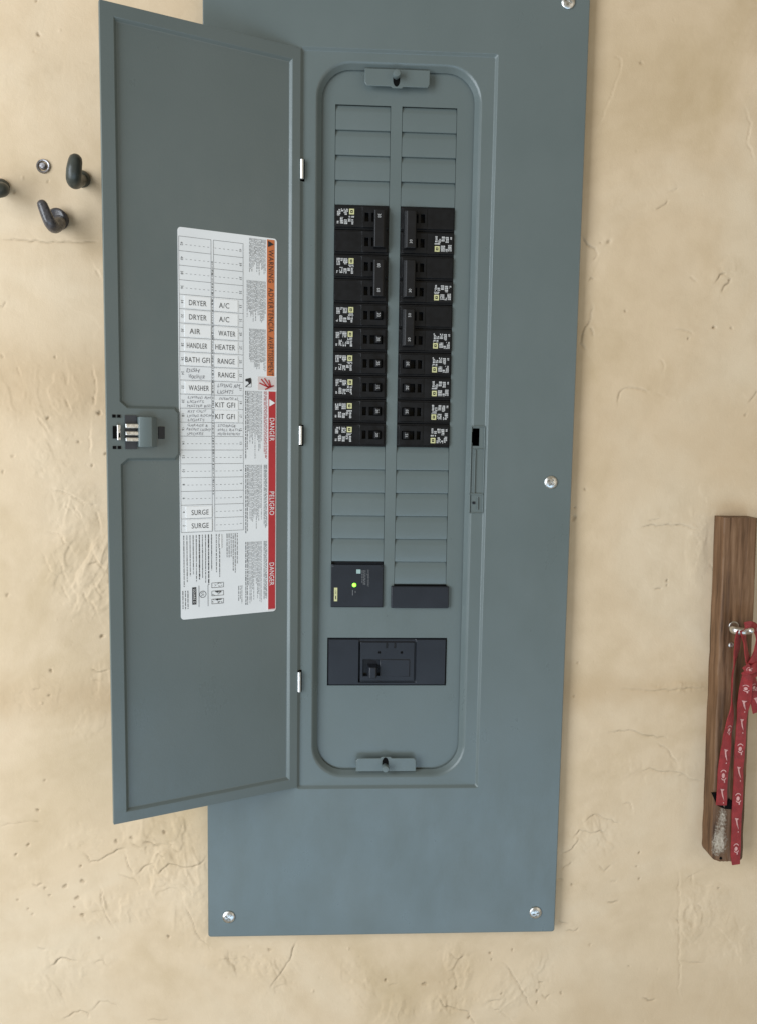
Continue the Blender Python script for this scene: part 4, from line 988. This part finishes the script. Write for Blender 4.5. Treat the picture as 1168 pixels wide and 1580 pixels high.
an = empty('wall_anchor', A(68, 257, WY)); tag(an, 'small round steel sleeve anchor with a bolt end, above the worn hook', 'wall anchor')
put('sleeve', lathe([(.0072, .003), (.0072, -.0012), (.0064, -.0026), (.0052, -.0022), (.0046, .0014), (.0046, .003)], 28).mesh('sleeve', M_DULL, 35), an)
put('bolt', lathe([(.0036, .003), (.0036, -.0030), (.0026, -.0042), (.0003, -.0044)], 20).mesh('bolt', M_DULL, 35), an)

# ------------------------------------------------------------------ wooden board
BY = -.012
def build_board():
    tl = A(1117, 799, BY); bl = A(1097, 1300, BY); xl0, xl1 = tl.x, bl.x; zt = tl.z; zb = A(1120, 1329, BY).z
    xr1 = A(1147, 1300, BY).x; xr0 = xr1 + (xl0-xl1); 
    e = empty('wooden_board', ((xl1+xr1)/2, WY, zb)); tag(e, 'weathered brown wooden board fixed upright to the wall at the right edge', 'board')
    nx, nz = 26, 190; mb = MB(); pa = []
    prof = [(0, WY-.0005), (0, BY+.0016), (.0006, BY+.0005), (.0018, BY)] ; us = np.linspace(.0018, 1, 2)
    Wd = xr1-xl1
    cols = [(0, WY-.0004), (.0, (WY+BY)/2), (0, BY+.0020), (.0005, BY+.0007), (.0018, BY)] + [(u, BY) for u in np.linspace(.004, Wd-.004, nx)] + [(Wd-.0018, BY), (Wd-.0005, BY+.0007), (Wd, BY+.002), (Wd, (WY+BY)/2), (Wd, WY-.0004)]
    rows = np.linspace(0, 1, nz); r = np.random.RandomState(5); wob = np.interp(rows, np.linspace(0, 1, 24), r.uniform(-.0005, .0005, 24)); wob2 = np.interp(rows, np.linspace(0, 1, 40), r.uniform(-.0004, .0004, 40))
    wp = A(1112, 1290, BY)
    for k, t_ in enumerate(rows):
        z = zb + (zt-zb)*t_; x0 = xl1 + (xl0-xl1)*t_
        d = max(0, .010-(z-zb)); cl = .010 - math.sqrt(max(0, .010**2-d*d)) if d > 0 else 0      # rounded lower corners
        d2 = max(0, .005-(z-zb)); cr = .005 - math.sqrt(max(0, .005**2-d2*d2)) if d2 > 0 else 0
        for u, y in cols:
            uu = cl + u*(Wd-cl-cr)/Wd; yy = y + (wob2[k] + .0003*math.sin(u*900+z*40) if y < BY+.001 else 0)
            x = x0+uu+wob[k]*(1 if u < Wd/2 else .6); mb.v.append((x, yy, z))
            px_ = (x-wp.x); 
            m1 = math.exp(-((x-(wp.x-.002))/.014)**2 - ((z-(wp.z-.010))/.022)**2) + .8*math.exp(-((x-(wp.x+.000))/.009)**2 - ((z-(wp.z+.026))/.020)**2)
            pa.append(min(1, m1)*.95 if y < BY+.001 else 0)
    m = len(cols)
    for k in range(nz-1):
        for j in range(m-1): a = k*m+j; mb.f.append((a, a+1, a+m+1, a+m))
    mb.f.append(tuple(range(m-1, -1, -1))); mb.f.append(tuple((nz-1)*m+j for j in range(m)))
    o_ = e.location; mb.v = [(a-o_.x, b-o_.y, c-o_.z) for a, b, c in mb.v]
    me = bpy.data.meshes.new('plank'); me.from_pydata(mb.v, [], mb.f); me.update(); me.materials.append(M_WOOD)
    at_ = me.attributes.new('paint', 'FLOAT', 'POINT'); at_.data.foreach_set('value', np.array(pa, np.float32))
    for p in me.polygons: p.use_smooth = True
    me.set_sharp_from_angle(angle=math.radians(50))
    put('plank', me, e)
    # small screw below the hook, nail at the lower end
    for px, py, rr in ((1127, 995, .0030), (1111, 1324, .0016)):
        c = A(px, py, BY); p = lathe([(rr, .001), (rr, -.0006), (rr*.6, -.0013), (.0002, -.0008)], 16)
        put('screw', p.mesh('screw', M_STEEL if rr > .002 else M_VOID, 40), e, (c.x-o_.x, c.y-o_.y, c.z-o_.z))
    return e
build_board()

b = A(1131, 966, BY); hk = empty('metal_hook', b); tag(hk, 'shiny metal hook on the wooden board holding the red strap', 'hook')
P = [A(1133, 965, BY+.004)-b, A(1131, 968, BY-.008)-b, A(1133, 972, BY-.017)-b, A(1142, 974, BY-.022)-b, A(1151, 974, BY-.024)-b, A(1158, 973, BY-.030)-b]
put('arm', tube(P, [.0042, .0045, .0050, .0042, .0040, .0034]).mesh('arm', M_STEEL, 60), hk)
put('plate', lathe([(.0056, .001), (.0056, -.0010), (.0044, -.0020), (.0003, -.0024)], 28).mesh('plate', M_STEEL, 40), hk)

# ------------------------------------------------------------------ red printed strap
ly = empty('lanyard', A(1137, 1332, BY-.002)); tag(ly, 'red strap with pale printed marks hanging knotted from the metal hook', 'lanyard')
LO = ly.location.copy()
def strap(ctrl, th=.0010, name='strap'):
    """ctrl: (px, py, y, width mm, twist degrees)"""
    P = catmull([A(c[0], c[1], c[2]) for c in ctrl], 14); n = len(P)
    wd = np.interp(np.linspace(0, len(ctrl)-1, n), range(len(ctrl)), [c[3] for c in ctrl]); tw = np.interp(np.linspace(0, len(ctrl)-1, n), range(len(ctrl)), [c[4] for c in ctrl])
    rings = []; fr = []
    for i in range(n):
        t = (P[min(i+1, n-1)]-P[max(i-1, 0)]).normalized(); nrm = Vector((0, -1, 0)); nrm = (nrm - t*nrm.dot(t)).normalized(); s_ = t.cross(nrm).normalized()
        a = math.radians(tw[i]); s2 = s_*math.cos(a)+nrm*math.sin(a); n2 = nrm*math.cos(a)-s_*math.sin(a)
        w2 = wd[i]*.0005; ph = P[i].z*330+P[i].x*900; wv = .0004*math.sin(ph*.35)+.00018*math.sin(ph*.8+1); a2 = .12*math.sin(ph*.3+2); s2, n2 = s2*math.cos(a2)+n2*math.sin(a2), n2*math.cos(a2)-s2*math.sin(a2)
        P[i] = P[i]+n2*wv; fr.append((P[i], t, s2, n2, w2)); prof = []
        for u in (-1, -.6, 0, .6, 1): prof.append(P[i]+s2*w2*u+n2*(th/2+.0004*math.cos(u*1.5)))
        for u in (1, 0, -1): prof.append(P[i]+s2*w2*u-n2*th/2)
        rings.append([tuple(q-LO) for q in prof])
    mb = bridge(rings); k = len(rings[0]); cap(mb, 0, k); cap(mb, len(rings)-1, k)
    return put(name, mb.mesh(name, M_STRAP, 40), ly), fr, th
SWOOSH = [(-.55, .95), (.45, .80), (.05, .55), (.12, .2), (.50, -.95), (-.05, -.2), (-.22, .25), (-.30, .55)]
def blob(cx, cz, rx, rz_, k=9): return [(cx+rx*math.cos(2*math.pi*i/k), cz+rz_*math.sin(2*math.pi*i/k)) for i in range(k)]
def arcband(cx, cz, r, a0, a1, w):
    o_ = []; 
    for i in range(7): a = math.radians(a0+(a1-a0)*i/6); o_.append((cx+r*math.cos(a), cz+r*math.sin(a)))
    for i in range(6, -1, -1): a = math.radians(a0+(a1-a0)*i/6); o_.append((cx+(r-w)*math.cos(a), cz+(r-w)*math.sin(a)))
    return o_
EMBLEM = [arcband(0, .25, .78, 35, 150, .16), blob(0, .1, .38, .38), arcband(.1, .1, .72, 215, 330, .16), [(.2, -.95), (.5, -.95), (.45, -.6), (.2, -.55)]]
def prints(st, fr, th, marks):
    """marks: (position along 0..1, kind, half length mm); lies on the strap's face"""
    acc = [0]
    for a, b_ in zip(fr[:-1], fr[1:]): acc.append(acc[-1]+(b_[0]-a[0]).length)
    mb = MB()
    for pos, kind, hl in marks:
        polys = [SWOOSH, blob(.35, -1.25, .14, .11)] if kind == 's' else EMBLEM
        for pl in polys:
            pts = []
            for u, w_ in pl:
                s_ = pos*acc[-1] - w_*hl*.001; s_ = min(max(s_, 0), acc[-1]*.9999)
                i = max(0, np.searchsorted(acc, s_)-1); f = (s_-acc[i])/max(1e-9, acc[i+1]-acc[i])
                a, b_ = fr[i], fr[i+1]
                c = a[0].lerp(b_[0], f); sd = a[2].lerp(b_[2], f); nn = a[3].lerp(b_[3], f); w2 = a[4]+(b_[4]-a[4])*f
                pts.append(c - sd*w2*u*.85*SGN + nn*(th/2+.00065) - LO)
            t = tessellate_polygon([[Vector((p[0], p[1], 0)) for p in pl]])
            mb.add(pts, t)
    put('print', mb.mesh('print', M_STRAPW), st)
SGN = 1
# left strap: twisted below the hook, then flat to its cut end
s1 = strap([(1141, 972, -.036, 9, 20), (1138, 985, -.031, 11, 30), (1136, 1003, -.024, 10, 35), (1131, 1030, -.019, 5, 65), (1129, 1058, -.0175, 3.5, 72), (1128, 1085, -.017, 5, 55), (1126, 1110, -.016, 9, 25),
            (1121, 1140, -.0150, 11.0, 6), (1117, 1175, -.0148, 12, 0), (1114, 1205, -.0146, 12, 0), (1112, 1242, -.0148, 12, 0)])
prints(*s1, [(.585, 'e', 6), (.72, 's', 7.5), (.84, 'e', 7.5), (.94, 's', 7.5)])
# right strap: from the knot down past the end of the board
s2 = strap([(1153, 1040, -.026, 10, -30), (1150, 1060, -.022, 13, -15), (1147, 1085, -.018, 15, 0), (1144, 1110, -.0150, 11.5, 0), (1141, 1150, -.0146, 11.5, 0), (1139, 1190, -.0146, 11.5, 0),
            (1137, 1240, -.0146, 11.5, 0), (1135, 1285, -.0146, 11.5, 0), (1134, 1315, -.0150, 11, 0), (1135, 1334, -.0150, 9, 8)])
prints(*s2, [(.08, 'e', 5), (.17, 's', 7), (.275, 's', 7.5), (.40, 'e', 7), (.52, 's', 7.5), (.655, 'e', 7), (.785, 's', 7.5), (.915, 'e', 7)])
# tail hanging to the right of the knot
s3 = strap([(1156, 1035, -.028, 9, 20), (1160, 1052, -.022, 12, 10), (1165, 1075, -.018, 14, 5), (1170, 1098, -.016, 14, 0)])
prints(*s3, [(.45, 'e', 5), (.80, 's', 8)])
# loop from the hook through the knot
s4 = strap([(1146, 972, -.038, 8, 0), (1149, 990, -.033, 8, 40), (1152, 1010, -.030, 9, 35), (1157, 1026, -.029, 10, 20), (1164, 1028, -.030, 9, 0), (1170, 1018, -.029, 8, -20)])
s5 = strap([(1148, 966, -.036, 8, 0), (1157, 965, -.037, 9, 15), (1166, 970, -.034, 10, 30), (1170, 985, -.031, 10, 40), (1168, 1005, -.030, 10, 20), (1160, 1024, -.032, 10, 0), (1153, 1034, -.031, 9, -10)])
prints(*s5, [(.30, 'e', 4), (.55, 's', 5)])
s6 = strap([(1149, 1027, -.034, 8, 0), (1155, 1033, -.0365, 9, 0), (1162, 1032, -.036, 9, 0), (1168, 1026, -.032, 8, 0)])
prints(*s6, [(.35, 'e', 3.5)])
s7 = strap([(1147, 1036, -.031, 7, 0), (1153, 1043, -.034, 8, 10), (1161, 1041, -.033, 8, 0), (1168, 1036, -.029, 7, 0)])
# black end tab under the cut end of the left strap
mb = MB(); c0 = A(1097, 1223, BY-.0012); c1 = A(1108, 1223, BY-.0012); c2 = A(1106, 1243, BY-.0012); c3 = A(1124, 1232, BY-.0012); c4 = A(1130, 1237, BY-.0012); c5 = A(1129, 1249, BY-.0012); c6 = A(1117, 1248, BY-.0012)
for pl in ([c0, c2, c6, c1], [c6, c5, c4, c3]):
    k = len(pl); B = len(mb.v); mb.v += [tuple(q-LO) for q in pl] + [tuple(q-LO+Vector((0, .0012, 0))) for q in pl]
    mb.f += [tuple(B+i for i in range(k)), tuple(B+k+i for i in reversed(range(k)))] + [(B+i, B+(i+1) % k, B+k+(i+1) % k, B+k+i) for i in range(k)]
put('end_tab', mb.mesh('end_tab', M_VOID), ly)
